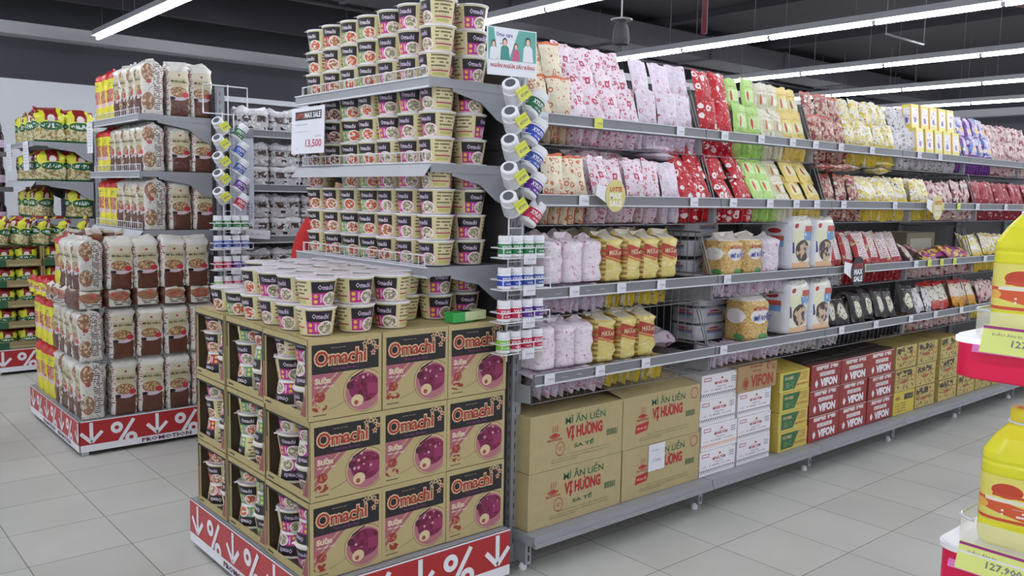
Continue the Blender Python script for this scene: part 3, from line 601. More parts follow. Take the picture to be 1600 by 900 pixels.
lean('black', 4.52, 5.38, 3, 1, 24, 2, 1.6); lean('black', 5.42, 5.62, 3, 1, 24, 1, 1.6, extra=', next bay'); lean('silver', 5.62, 5.86, 3, 1, 24, 1, 1.6); lean('whitered', 5.86, 6.18, 3, 1, 24, 2, 1.2); lean('whiteorange', 6.18, 6.55, 3, 1, 24, 2, 1.2); lean('dullpink', 6.6, 7.2, 3, 1, 24, 2, 1.6)
m_ = MB(); m_.box(0, 0, 0, .42, .22, .16, 0); m_.box(.05, -.001, .03, .37, 0, .12, 1); o = m_.build('display_box', [mat('carton_grey_brown', (150, 140, 116), .7), mat('carton_label_pale', (190, 186, 170), .6)], None, (5.85, 2.72, 1.165), None, .003)
tag(o, 'opened grey brown carton at the back of the third shelf behind purple packets', 'carton')

# ---------------------------------------------------------------- cartons on the deck
KR = (178, 163, 120)
KRAFT = mat('kraft_board', KR, .72, noise=.05, nscale=30); KRAFTD = mat('kraft_board_edge', (160, 140, 98), .75)
def carton(name, wd, d, h, mats, art=None, seam=True, flaps=False):
    """mats[0] body, mats[1] front print"""
    m = MB(); e = .003; m.box(0, 0, 0, wd, d, h, 0, {'-y': 1})
    if seam: m.box(0, d*.5-.002, h, wd, d*.5+.002, h+.0012, 0); m.box(-.001, d*.5-.025, h+.0002, wd+.001, d*.5+.025, h+.0008, 0)
    if flaps:
        m.add([(0, 0, h), (wd, 0, h), (wd, d*.45, h+.03), (0, d*.45, h+.045), (0, d*.97, h), (wd, d*.97, h), (wd, d*.5, h+.012), (0, d*.5, h+.02)], [(0, 1, 2, 3), (4, 7, 6, 5)], 0)
    if art: art(m)
    return m.mesh(name, mats)
DK = .167
def art_brown(m, wd=.545, h=.235, var=0):
    f = FY(0, 0, 0); u = lambda q: q*wd; v = lambda q: q*h
    def T_(s, a, b_, c, d_, mi, off=.02, sk=0): m.text(s, f, u(a), v(b_), u(c), v(d_), mi, off, .0008, 2, skew=sk)
    T_('MÌ ĂN LIỀN', .36, .76, .80, .95, 3, .015); T_('VỊ HƯƠNG', .37, .43, .77, .74, 2, .05)
    if not var: T_('SA TẾ', .46, .30, .68, .40, 3, .03)
    T_('THIÊN HƯƠNG FOOD', .17, .50, .33, .545, 2, .03)
    m.ell(u(.25), v(.60), .028, .014, f, 2, .0008, 14, .8, pi, 2*pi); m.bar((u(.25)-.03, v(.60)), (u(.25)+.03, v(.60)), .004, f, 2, .0008); m.ell(u(.25), v(.60), .018, .009, f, 2, .0007)
    for q in (-.012, 0, .012): m.bar((u(.25)+q, v(.66)), (u(.25)+q+.004, v(.77)), .003, f, 2, .0008)
    if var:
        m.poly([(u(.16), v(.26)), (u(.31), v(.30)), (u(.33), v(.47)), (u(.17), v(.43))], f, 2, .0008); m.text('MÌ SA TẾ', f, u(.185), v(.335), u(.30), v(.40), 5, .02, .0014, 1)
        m.ell(u(.93), v(.84), .028, .028, f, 2, .0008, 16, .86)
    else: m.ell(u(.31), v(.34), .026, .03, f, 2, .0008, 16, .9); T_('TIỆN\nLỢI', .285, .30, .335, .38, 2, 0)
    for k, q in enumerate((.20, .145, .10)):
        T_(['CÔNG TY CỔ PHẦN THỰC PHẨM THIÊN HƯƠNG', 'SẢN XUẤT TẠI VIỆT NAM  THƠM NGON  HẤP DẪN', 'BẢO QUẢN NƠI KHÔ MÁT'][k], .22 if k else .30, q, .86 if k < 2 else .5, q+.028, 4, .01)
    for k in range(14): m.bar((u(.82)+k*.005, v(.38)), (u(.82)+k*.005, v(.50)), .0028 if k % 3 else .0016, f, 3, .0008)
DEEP = .46
BM = [KRAFT, KRAFT, REDT, GREENT, OLIVET, CREAM]
mA = carton('noodle_carton', .55, DEEP, .236, BM, art_brown); mA2 = carton('noodle_carton', .55, DEEP, .236, BM, art_brown, flaps=True)
mB = carton('noodle_carton', .55, DEEP, .236, BM, lambda m: art_brown(m, var=1))
mB2 = carton('noodle_carton', .55, DEEP, .236, BM, lambda m: art_brown(m, var=1), flaps=True)
yc = 2.515
for nm, me, x, z, lab in (('a', mA, 2.262, DK, 'big brown noodle carton at the left end of the deck, lower one'), ('b', mA, 2.265, DK+.238, 'big brown noodle carton at the left end of the deck, upper one'),
        ('c', mB, 2.822, DK, 'big brown carton with a white note taped on, next to white cartons'), ('d', mB2, 2.812, DK+.238, 'big brown carton with lifted flaps above the one with the note')):
    o = link('noodle_carton', me, None, (x, yc, z), None, .004); tag(o, lab, 'carton', 'big brown cartons on the deck')
m_ = MB(); m_.box(0, 0, 0, .115, .0008, .125, 0); m_.text('7.500', FY(0, 0, 0), .03, .04, .085, .055, 1, .0, .0006, 1); m_.text('mì gói', FY(0, 0, 0), .02, .09, .07, .1, 1, 0, .0006, 1)
o = m_.build('paper_note', [PAPER, GRAYT], None, (2.995, yc-.0035, .275)); tag(o, 'white paper note taped on the lower brown carton', 'paper note')
WF = pmat('white_carton_print', (226, 224, 230), [((96, 94, 98), ('tri', .06, .24, 16)), ((176, 60, 80), ('r', .06, .74, .26, .88)), ((226, 224, 230), ('r', .075, .77, .245, .85)), ((150, 148, 156), ('r', .82, .55, .96, .82), ('lines', 12, 3, .1)), ((176, 170, 178), ('lines', 9, 16, .5), ('r', .06, .30, .9, .42)), ((176, 170, 178), ('lines', 14, 9, .5), ('r', .82, .84, .97, .98))], rough=.5)
WFO = pmat('white_carton_print_orange', (226, 224, 230), [((214, 150, 110), ('tri', .06, .24, 16)), ((176, 60, 80), ('r', .06, .74, .26, .88)), ((226, 224, 230), ('r', .075, .77, .245, .85)), ((150, 148, 156), ('r', .82, .55, .96, .82), ('lines', 12, 3, .1)), ((176, 170, 178), ('lines', 9, 16, .5), ('r', .06, .30, .9, .42))], rough=.5)
WB = mat('white_carton_board', (214, 210, 212), .6, noise=.04, nscale=12)
def art_white(m, wd=.29, h=.125):
    f = FY(0, 0, 0); m.text('MÌ HẢI TÔM', f, .36*wd, .56*h, .72*wd, .72*h, 2, .03, .0008, 1); m.text('HƯƠNG VỊ TÔM', f, .42*wd, .44*h, .66*wd, .50*h, 3, .02, .0008, 1)
    m.ell(.56*wd, .80*h, .008, .006, f, 2, .0008, 10)
mW = [carton('noodle_carton', .292, DEEP, .125, [WB, WF, REDT, BLACK], art_white), carton('noodle_carton', .292, DEEP, .125, [WB, WFO, REDT, BLACK], art_white)]
for c_, (x, n_) in enumerate(((3.385, 4), (3.69, 3))):
    for k in range(n_):
        o = link('noodle_carton', mW[1 if (c_ == 0 and k == 1) else 0], None, (x+RN.uniform(-.006, .006), yc+RN.uniform(0, .012), DK+k*.1265), None, .003)
        tag(o, 'white carton with toothed stripe, %s from the deck, %s' % (ORD[k], 'next to the big brown cartons' if c_ == 0 else 'under the small brown carton'), 'carton', 'white cartons on the deck')
def art_v(m, wd=.35, h=.155):
    f = FY(0, 0, 0); m.text('VIFON', f, .32*wd, .1*h, .9*wd, .52*h, 2, .04, .0008, 2); m.text('MÌ CHÍNH HIỆU', f, .3*wd, .74*h, .62*wd, .86*h, 2, .03, .0008, 1); m.text('PHỞ THỊT', f, .36*wd, .6*h, .58*wd, .7*h, 2, .03, .0008, 1)
    m.ell(.2*wd, .28*h, .018, .024, f, 2, .0008, 5); m.ell(.2*wd, .28*h, .024, .032, f, 2, .0008, 16, .86)
    m.ell(.78*wd, .76*h, .02, .022, f, 2, .0008, 12, .55, .5, 4.8); m.ell(.90*wd, .74*h, .014, .02, f, 2, .0008, 12, .5, 2.5, 6.8)
mV = carton('noodle_carton', .345, DEEP, .135, [mat('brown_board_plain', (166, 138, 100), .7, noise=.05, nscale=20)]*2+[mat('brick_red_print', (160, 64, 46), .6)], art_v)
o = link('noodle_carton', mV, None, (3.67, yc, DK+3*.1265+.002), None, .003); tag(o, 'small brown carton with large red lettering topping the second white stack', 'carton')
GF = pmat('yellow_green_carton_print', (206, 186, 90), [((44, 104, 62), ('r', .10, .1, .5, .9)), ((44, 104, 62), ('h', 1, -.25, .26), ('not', ('h', 1, -.25, .48)), ('r', .1, .1, .9, .9)), ((120, 150, 90), ('lines', 10, 9, .45), ('r', .16, .2, .46, .5)), ((170, 120, 60), ('lines', 12, 8, .4), ('r', .66, .5, .94, .9))], rough=.5)
GB = mat('yellow_carton_board', (200, 178, 82), .6, noise=.05, nscale=12)
def art_g(m, wd=.29, h=.107):
    f = FY(0, 0, 0); m.text('PHOMIX', f, .16*wd, .6*h, .46*wd, .78*h, 2, .02, .0008, 1); m.text('MÌ TRỘN 85', f, .58*wd, .2*h, .96*wd, .38*h, 3, .02, .0008, 1)
mG = carton('noodle_carton', .29, DEEP, .108, [GB, GF, CREAM, mat('orange_print', (186, 96, 40), .5)], art_g); mG2 = carton('noodle_carton', .29, DEEP, .108, [GB, GF, CREAM, MATS['orange_print']], art_g, flaps=True)
for k in range(4):
    o = link('noodle_carton', mG2 if k == 3 else mG, None, (4.06+RN.uniform(-.005, .008), yc, DK+k*.1095), None, .003); tag(o, 'yellow carton with green panel, %s from the deck of its stack of four' % ORD[k], 'carton', 'yellow and green cartons')
RF = pmat('red_carton_print', (150, 50, 48), [((226, 222, 222), ('r', .16, .76, .88, .93), ('lines', 1.19, 7.5, .46)), ((218, 206, 206), ('r', .28, .52, .78, .68)), ((160, 150, 156), ('lines', 16, 14, .5), ('r', .3, .54, .76, .66)), ((200, 180, 180), ('r', 0, .97, 1, 1)), ((218, 214, 214), ('r', .16, .78, .36, .93)), ((218, 214, 214), ('r', .42, .78, .56, .93)), ((218, 214, 214), ('r', .62, .78, .68, .93)), ((218, 214, 214), ('r', .74, .78, .88, .93)), ((150, 60, 56), ('noi', 26, 26, .6), ('r', .16, .78, .88, .93)), ((112, 38, 38), ('not', ('r', .012, .025, .988, 1)))], rough=.5)
RB = mat('red_carton_board', (140, 48, 46), .6, noise=.05, nscale=12)
def art_r(m, wd=.33, h=.145):
    f = FY(0, 0, 0); m.text('VIFON', f, .3*wd, .1*h, .86*wd, .44*h, 2, .06, .0008, 2); m.ell(.18*wd, .26*h, .017, .02, f, 2, .0008, 5, 0); m.ell(.18*wd, .26*h, .012, .026, f, 2, .0009, 4)
mR = carton('noodle_carton', .325, DEEP, .146, [RB, RF, WHITE], art_r)
for j, x in enumerate((4.375, 4.708, 5.045)):
    for k in range(3):
        o = link('noodle_carton', mR, None, (x+RN.uniform(-.008, .006), yc+RN.uniform(0, .012), DK+k*.1475), None, .003); tag(o, 'red carton with white lettering, %s from the deck, %s red stack from the green one' % (ORD[k], ORD[j]), 'carton', 'red cartons in three stacks')
YF = pmat('tan_carton_print', (190, 172, 104), [((64, 50, 40), ('noi', 8, 6, .47), ('r', .05, .64, .8, .92)), ((206, 190, 120), ('vor', 5, 6, .16), ('r', .05, .64, .8, .92)), ((190, 172, 108), ('r', .0, .9, .25, 1)), ((118, 90, 50), ('noi', 14, 14, .53), ('r', .06, .36, .95, .66)), ((166, 82, 48), ('e', .45, .42, .16, .08)), ((110, 84, 50), ('r', .08, .08, .92, .30), ('noi', 18, 6, .56)), ((180, 120, 60), ('r', .8, .4, .94, .66)), ((206, 186, 110), ('e', .87, .53, .05, .08)), ((140, 120, 70), ('not', ('r', .014, .03, .986, .975)))], rough=.5, vary=.05)
YF2 = pmat('yellow_plain_carton_print', (200, 182, 70), [((60, 52, 44), ('r', .5, .6, .94, .86)), ((196, 170, 90), ('noi', 22, 16, .6), ('r', .54, .66, .9, .8)), ((150, 110, 50), ('e', .2, .72, .12, .08)), ((140, 120, 50), ('lines', 9, 10, .45), ('r', .08, .1, .6, .5))], rough=.5)
YB_ = mat('tan_carton_board', (176, 158, 92), .65, noise=.05, nscale=12)
mY = carton('noodle_carton', .285, DEEP, .148, [YB_, YF]); mY2 = carton('noodle_carton', .285, DEEP, .148, [YB_, YF2])
i = 0
for j, x in enumerate((5.385, 5.69, 6.03, 6.345, 6.655, 6.965)):
    for k in range(3 if j < 3 else 1 if j > 3 else 1):
        o = link('noodle_carton', mY2 if (j == 0 and k == 0) else mY, None, (x, yc+RN.uniform(0, .01), DK+k*.1495), None, .003)
        tag(o, ('plain yellow carton with dark label, bottom of the first tan stack' if (j == 0 and k == 0) else 'tan printed carton, %s from the deck, %s tan stack past the red ones' % (ORD[k], ORD[j])), 'carton', 'tan cartons on the far deck')
for j, x in enumerate((7.27, 7.60, 7.93)):
    o = link('noodle_carton', mR if j == 0 else mY, None, (x, yc, DK), None, .003); tag(o, ['far red carton at the end of the tan row', 'tan carton beyond the far red carton', 'last tan carton on the deck'][j], 'carton')
# open dark box lids lying over the red and tan cartons at the back
m_ = MB(); [m_.box(q[0], q[1], q[2], q[0]+q[3], q[1]+.36, q[2]+.005, 0) for q in ((0, .015, 0, .34), (.02, .06, .006, .30), (.34, .0, 0, .30), (.36, .07, .006, .33), (.64, .01, 0, .35), (.60, .09, .012, .36))]; o = m_.build('flattened_cartons', [mat('dark_cardboard', (62, 52, 46), .8, noise=.2, nscale=14)], None, (4.375, 2.53, DK+.4425), (0, 0, 0), .001); tag(o, 'dark flattened cartons lying on top of the red carton stacks', 'flattened cartons')
# ---------------------------------------------------------------- price tags
def tagmesh(w_, h_, m, txt='7.500'):
    q = MB(); q.box(0, 0, 0, w_, .0015, h_, 0); q.text(txt, FY(0, 0, 0), w_*.3, h_*.35, w_*.9, h_*.6, 1, .01, .0006, 1); q.text('mì gói ăn liền', FY(0, 0, 0), w_*.1, h_*.14, w_*.7, h_*.24, 1, 0, .0006, 1); return q.mesh('price_tag', [m, GRAYT])
TG = [tagmesh(.055, .043, PAPER), tagmesh(.05, .043, YTAG)]
TX = {0: [(2.32, 0), (2.64, 1), (3.18, 0), (3.52, 0), (3.83, 0), (4.12, 0), (4.35, 0), (4.62, 0), (4.98, 0), (5.6, 0), (5.9, 0)], 1: [(2.46, 0), (3.17, 0), (3.47, 0), (3.78, 0), (4.02, 0), (4.22, 0), (4.5, 0), (5.1, 0), (5.75, 1), (6.0, 1), (6.3, 0), (6.8, 0)],
      2: [(2.42, 0), (2.70, 0), (2.96, 0), (3.45, 0), (4.77, 1), (5.43, 0), (5.62, 1), (5.8, 1), (6.0, 1), (6.5, 0)], 3: [(2.29, 0), (2.58, 0), (2.87, 0), (3.44, 0), (4.55, 0), (4.95, 0), (5.4, 0), (5.75, 0), (6.15, 0)]}
for li, L_ in TX.items():
    zl, yl, sn = LIPS[li]
    for k, (x, c) in enumerate(L_):
        o = link('price_tag', TG[c], None, (x, yl-.0085, zl-.045)); tag(o, '%s price tag on the %s shelf rail, %s from the post' % (('small white', 'small yellow')[c], sn, ORD[k]), 'price tag', 'price tags on the long gondola')
# ================================================================ CUP NOODLES
def cupmat(nm, colr, acc, bowl):
    return pmat(nm, (216, 206, 160), [
        ((120, 110, 84), ('lines', 7, 16, .45), ('r', .58, .34, .94, .94)), ((170, 70, 90), ('r', .58, .24, .96, .30)), ((190, 190, 110), ('r', .6, .07, .9, .2)),
        ((32, 29, 34), ('r', .02, .50, .5, .93)), (colr, ('r', .02, .03, .5, .50)), (acc, ('e', .09, .37, .035, .075)), (acc, ('e', .09, .16, .04, .07)), ((222, 170, 200), ('r', .17, .12, .21, .44)),
        ((236, 222, 222), ('e', .375, .26, .155, .27)), (bowl, ('e', .375, .26, .125, .22)), ((228, 214, 196), ('e', .375, .26, .125, .22), ('noi', 16, 9, .53)), ((90, 60, 50), ('e', .375, .26, .12, .21), ('noi', 22, 12, .62))], rough=.4, wrap=True, vary=.03)
CM = {'magenta': cupmat('cup_print_magenta', (186, 46, 138), (232, 190, 70), (150, 150, 120)), 'green': cupmat('cup_print_green', (110, 160, 110), (214, 220, 120), (206, 96, 60)),
      'red': cupmat('cup_print_red', (176, 40, 62), (232, 200, 90), (176, 110, 60)), 'brown': cupmat('cup_print_brown', (96, 50, 44), (200, 120, 70), (120, 66, 50))}
LIDM = pmat('foil_lid', (226, 216, 222), [((214, 196, 208), ('noi', 3, 3, .5))], rough=.35, bump=.2, bscale=20)
CH, RT, RB_ = .0955, .0705, .054
def cup(kind):
    m = MB(); z0, z1 = .004, CH-.004
    m.lathe([(RB_-.004, 0), (RB_, .004)], 28, 1); m.lathe([(RB_, z0), (RT-.003, z1)], 28, 0, uvw=2., capb=False, capt=False)
    for s in (0, 1):      # lettering follows the wall of the cup
        def fn(u, v, d, s=s):
            a = (u+s)*pi; r = RB_+(RT-.003-RB_)*v+d; return (r*math.cos(a), r*math.sin(a), z0+v*(z1-z0))
        m.text('Omachi', fn, .12, .60, .42, .84, 3, .065, .0005, 1); m.text('Omachi', fn, .13, .62, .41, .82, 2, .015, .0011, 1)
    me = m.mesh('noodle_cup', [CM[kind], WHITE, LILAC if kind == 'magenta' else WHITE, PURP])
    o = link('noodle_cup', me)
    m = MB(); m.lathe([(RT-.003, z1-.002), (RT, z1), (RT, CH-.001), (RT-.002, CH)], 28, 0, capb=False, capt=False); m.lathe([(RT-.002, CH), (RT-.012, CH+.0006), (.001, CH+.0012)], 28, 1, capb=False, capt=True)
    m.add([(RT-.004, -.012, CH+.0004), (RT+.011, -.009, CH-.003), (RT+.011, .009, CH-.003), (RT-.004, .012, CH+.0004)], [(0, 1, 2, 3)], 1)
    m.build('lid', [WHITE, LIDM], o); return Proto(o)
CUPS = {k: cup(k) for k in CM}
# art panel centre sits at angle .25*pi*... (u=.25 -> a=45deg); turn so that it faces the given direction
def place_cup(kind, x, y, z, face, lab, grp, inv=False, tilt=(0, 0), sc_=None):
    rz = math.radians(face-45)
    if inv: rot = (pi+tilt[0], tilt[1], rz+math.radians(90)); z = z+CH*(sc_ or 1)
    else: rot = (tilt[0], tilt[1], rz)
    return CUPS[kind].put((x, y, z), rot, lab, 'noodle cup', grp, sc_)
CN = {'magenta': 'magenta noodle cup', 'green': 'green noodle cup', 'red': 'red noodle cup', 'brown': 'brown noodle cup'}
ES = {'top': (1.950, 3), 'middle': (1.640, 3), 'lowest': (1.255, 4)}
FL = {'top': ['magenta', 'magenta', 'magenta', 'green', 'green', 'red', 'green'], 'middle': ['magenta', 'magenta', 'magenta', 'green', 'green', 'brown', 'brown'], 'lowest': ['magenta', 'magenta', 'magenta', 'green', 'green', 'red', 'red']}
LV = ['bottom', 'second', 'third', 'top']
for sn, (z0, nl) in ES.items():
    for c in range(7):
        for l in range(nl):
            if sn == 'lowest' and c == 5 and l == 3: continue
            kd = FL[sn][c]
            if RN.random() < .06: kd = 'red' if kd != 'red' else 'green'
            face = 208+RN.uniform(-16, 16)+(-10 if c else -40)
            til = (.0, 0)
            lev = LV[l] if l < nl-1 else 'top'
            place_cup(kd, 1.925+RN.uniform(-.004, .004), 2.70+.149*c+RN.uniform(-.003, .003), z0+l*(CH+.0015), face,
                      '%s, %s in stack %s from the corner, %s end shelf' % (CN[kd], lev, ('one', 'two', 'three', 'four', 'five', 'six', 'seven')[c], sn), 'noodle cups stacked on the end shelves')
    for c in range(2):
        for l in range(nl):
            place_cup('magenta', 2.078+RN.uniform(-.003, .003), 2.70+.149*c, z0+l*(CH+.0015), [250, 200][c]+RN.uniform(-25, 25)+(60 if (sn == 'middle' and l == 1) else 0),
                      'magenta noodle cup, %s of %s by the post, %s end shelf' % (LV[l] if l < nl-1 else 'top', 'the front stack' if c == 0 else 'the rear stack', sn), 'noodle cups next to the post')
# cups standing on the carton island
ZI = 1.045; DIRY = ['front row', 'second row', 'third row', 'fourth row', 'fifth row', 'sixth row', 'seventh row']
for i in range(4):
    for j in range(7):
        if i == 3 and j == 0: continue
        x = 1.388+.149*i; y = 2.640+.149*j
        if y > 3.5: continue
        nl = 1 if (i == 0 and j >= 4) else 2
        for l in range(nl):
            kd = 'magenta' if j < 3 else ('green' if j < 5 else 'red')
            if i == 0 and j == 3: kd = 'green'
            if i in (2, 3) and j in (3, 4): kd = 'red'
            face = {0: 262, 1: 258, 2: 222}.get(i, 230)+RN.uniform(-14, 14) if j == 0 else 200+RN.uniform(-25, 25)
            if i == 0 and j == 0 and l == 1: face = 268
            place_cup(kd, x+RN.uniform(-.004, .004), y+RN.uniform(-.003, .003), ZI+l*(CH+.0015), face,
                      '%s, %s layer on the cartons, %s, %s from the edge' % (CN[kd], 'only' if nl == 1 else ('lower', 'upper')[l], DIRY[j], ORD[i]), 'noodle cups on the carton island')
for i, (x, y) in enumerate(((1.80, 2.79), (1.955, 2.74), (2.105, 2.76))):
    for l in range(2):
        place_cup('magenta', x, y, ZI+l*(CH+.0015), (320 if (i == 0 and l == 0) else 250)+RN.uniform(-8, 8), 'magenta noodle cup under the lowest shelf, %s layer, %s from the post' % (('lower', 'upper')[l], ORD[2-i]), 'noodle cups on the carton island')
m_ = MB(); m_.box(0, 0, 0, .105, .05, .038, 0); m_.box(.06, -.0008, .004, .165, .052, .038, 1)
o = m_.build('green_packet', [mat('green_packet_film', (60, 170, 84), .35, noise=.1, nscale=60), mat('pale_green_packet_film', (206, 220, 170), .4, noise=.06, nscale=60)], None, (1.915, 2.57, ZI+.001), (0, 0, .06), .006)
tag(o, 'small bright green and white packet lying in front of the cups on the cartons', 'packet')

# ---------------------------------------------------------------- printed cartons of the island
OF = pmat('island_carton_print', (186, 170, 122), [
    ((172, 96, 112), ('r', .05, .1, .6, .57), ('h', -.92, 1, .13)), ((186, 170, 122), ('r', .05, .1, .6, .57), ('h', -.92, 1, .20), ('not', ('h', -.92, 1, .225))),
    ((34, 31, 34), ('r', .05, .57, .96, .93)), ((140, 110, 84), ('e', .75, .30, .285, .275), ('r', .4, .0, .96, .57)), ((196, 176, 130), ('e', .75, .30, .275, .265), ('r', .4, .0, .96, .57)), ((176, 112, 122), ('e', .75, .29, .255, .245), ('r', .4, .0, .95, .57)),
    ((128, 34, 82), ('e', .76, .33, .215, .18), ('r', .4, .0, .95, .57)), ((106, 22, 44), ('e', .76, .33, .215, .18), ('noi', 16, 14, .55), ('r', .4, .0, .95, .57)), ((150, 50, 96), ('r', .80, .24, .94, .38)), ((206, 160, 170), ('vor', 13, 13, .26), ('e', .70, .40, .2, .12)), ((86, 26, 54), ('e', .56, .38, .05, .05)),
    ((216, 198, 156), ('e', .66, .18, .085, .075)), ((170, 70, 80), ('e', .645, .155, .03, .03)), ((150, 56, 52), ('e', .155, .285, .07, .062)), ((196, 120, 100), ('noi', 24, 24, .56), ('e', .155, .285, .06, .05)), ((150, 50, 46), ('e', .15, .155, .1, .05), ('noi', 14, 16, .47)),
    ((110, 96, 66), ('r', .06, .055, .24, .07))], rough=.55, vary=.02)
OB = mat('island_carton_board', (180, 164, 116), .7, noise=.04, nscale=30); OIN = mat('carton_inside_shadow_brown', (84, 70, 54), .85)  # inside board coloured darker than the kraft to stand for interior shade
def star(m, u, v, r, f, mi, d):
    m.poly([(u+(r if k % 2 == 0 else r*.52)*math.cos(pi/2+k*pi/5), v+(r if k % 2 == 0 else r*.52)*math.sin(pi/2+k*pi/5)) for k in range(10)], f, mi, d)
def art_o(m, wd=.28, h=.275):
    f = FY(0, 0, 0)
    def T_(s, a, b_, c, d_, mi, off, d=.0008, sk=0): m.text(s, f, a*wd, b_*h, c*wd, d_*h, mi, off, d, 3, skew=sk)
    T_('Omachi', .075, .655, .80, .865, 3, .07, .0006); T_('Omachi', .092, .672, .783, .846, 2, .015, .0014)
    for a, q in enumerate(((.765, .885), (.83, .905), (.89, .885), (.925, .83), (.885, .765))):
        star(m, q[0]*wd, q[1]*h, .0125, f, 3, .0008); star(m, q[0]*wd, q[1]*h, .0068, f, 6 if a < 3 else 2, .0012)
    T_('Tinh hoa ẩm thực', .32, .595, .68, .64, 4, .03); m.bar((.57*wd, .47*h), (.76*wd, .555*h), .004, f, 6, .0008); m.bar((.56*wd, .445*h), (.70*wd, .53*h), .004, f, 6, .0008); m.bar((.26*wd, .115*h), (.40*wd, .155*h), .0012, f, 6, .0008); m.bar((.40*wd, .155*h), (.50*wd, .20*h), .0012, f, 6, .0008); T_('Sườn', .085, .445, .30, .53, 3, .07, .0008); T_('Sườn', .09, .45, .295, .525, 5, .02, .0012); T_('hầm ngũ quả', .085, .395, .33, .43, 5, .03, .001)
    T_('Việt Nam sản xuất', .30, .87, .5, .885, 3, .01)
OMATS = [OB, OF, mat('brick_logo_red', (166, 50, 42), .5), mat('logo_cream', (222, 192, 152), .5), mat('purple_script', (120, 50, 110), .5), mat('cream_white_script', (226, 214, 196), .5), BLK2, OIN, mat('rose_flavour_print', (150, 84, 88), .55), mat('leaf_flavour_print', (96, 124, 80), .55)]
CW, CHH, CD = .281, .2745, .345
def window_side(m, D, h, colr):
    """-X wall with a display window: frame of board round a hole, dark print along the top"""
    f = FX(0, D, 0); y = lambda u: u*D
    out = [(0, 0), (D, 0), (D, h), (0, h)]; win = [(.075*D, .10*h), (.84*D, .10*h), (.94*D, .34*h), (.94*D, .91*h), (.075*D, .91*h)]
    def P_(p, d): return f(p[0], p[1], d)
    for d, flip in ((0, 0), (-.004, 1)):
        o_ = [P_(p, d) for p in out]; w_ = [P_(p, d) for p in win]; V_ = o_+w_
        F_ = [(0, 1, 5, 4), (1, 6, 5), (1, 2, 7, 6), (2, 3, 8, 7), (3, 0, 4, 8)]
        m.add(V_, [q[::-1] if flip else q for q in F_], 0)
    m.add([P_(p, 0) for p in win]+[P_(p, -.004) for p in win], [(k, (k+1) % 5, 5+(k+1) % 5, 5+k) for k in range(5)], 0)
    # dark upper print and small flavour strips on the frame
    m.poly([(.03*D, .93*h), (.97*D, .93*h), (.97*D, .905*h), (.03*D, .905*h)][::-1], f, 6, .0006)
    m.poly([(.945*D, .45*h), (.975*D, .45*h), (.975*D, .93*h), (.945*D, .93*h)], f, 6, .0006)
    m.poly([(.025*D, .1*h), (.06*D, .1*h), (.06*D, .55*h), (.025*D, .55*h)], f, 8 if colr == 2 else 9, .0006); m.poly([(.025*D, .56*h), (.06*D, .56*h), (.06*D, .93*h), (.025*D, .93*h)], f, 6, .0006)
    m.poly([(.84*D, .05*h), (.96*D, .05*h), (.96*D, .42*h), (.945*D, .42*h), (.945*D, .34*h)], f, 8, .0006)
    m.bar((.06*D, .05*h), (.2*D, .05*h), .006, f, 6, .0006)
def island_carton(front, window, D=CD, colr=2):
    m = MB(); t = .004
    if not window: m.box(0, 0, 0, CW, D, CHH, 0, {'-y': 1 if front else 0})
    else:
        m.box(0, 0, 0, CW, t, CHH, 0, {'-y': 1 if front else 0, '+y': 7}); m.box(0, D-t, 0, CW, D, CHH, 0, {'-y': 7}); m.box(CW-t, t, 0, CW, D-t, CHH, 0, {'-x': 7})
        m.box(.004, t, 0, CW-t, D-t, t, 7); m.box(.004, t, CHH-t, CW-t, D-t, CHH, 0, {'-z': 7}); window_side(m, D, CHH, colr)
    if front: art_o(m)
    m.box(0, D*.48, CHH, CW, D*.52, CHH+.0006, 0)
    return m.mesh('cup_noodle_carton', OMATS)
IX, IY, IZ = 1.312, 2.548, .212
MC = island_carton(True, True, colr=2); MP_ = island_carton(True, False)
OMATS[2] = MATS['brick_logo_red']
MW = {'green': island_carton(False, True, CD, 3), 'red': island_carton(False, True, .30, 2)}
RWN = ['bottom', 'middle', 'top']
def fill_carton(x, y, z, D, kd, where):
    ys = (y+.112, y+.262) if D > .32 else (y+.078, y+.222); s = .925; hh = CH*s
    for q, yy in enumerate(ys):
        zz = z+.0045
        for l in range(3):
            inv = (l == 1) if q == 0 else (l == 0)
            kk = kd if RN.random() > .12 else 'magenta'
            place_cup(kk, x+.073+RN.uniform(-.001, .003), yy, zz, RN.uniform(165, 235), '%s in the window of the %s, %s of the %s pile' % (CN[kk], where, ('bottom', 'middle', 'top')[l], ('front', 'rear')[q]), 'cups inside the display cartons', inv, (0, 0), s)
            zz += hh+.0003
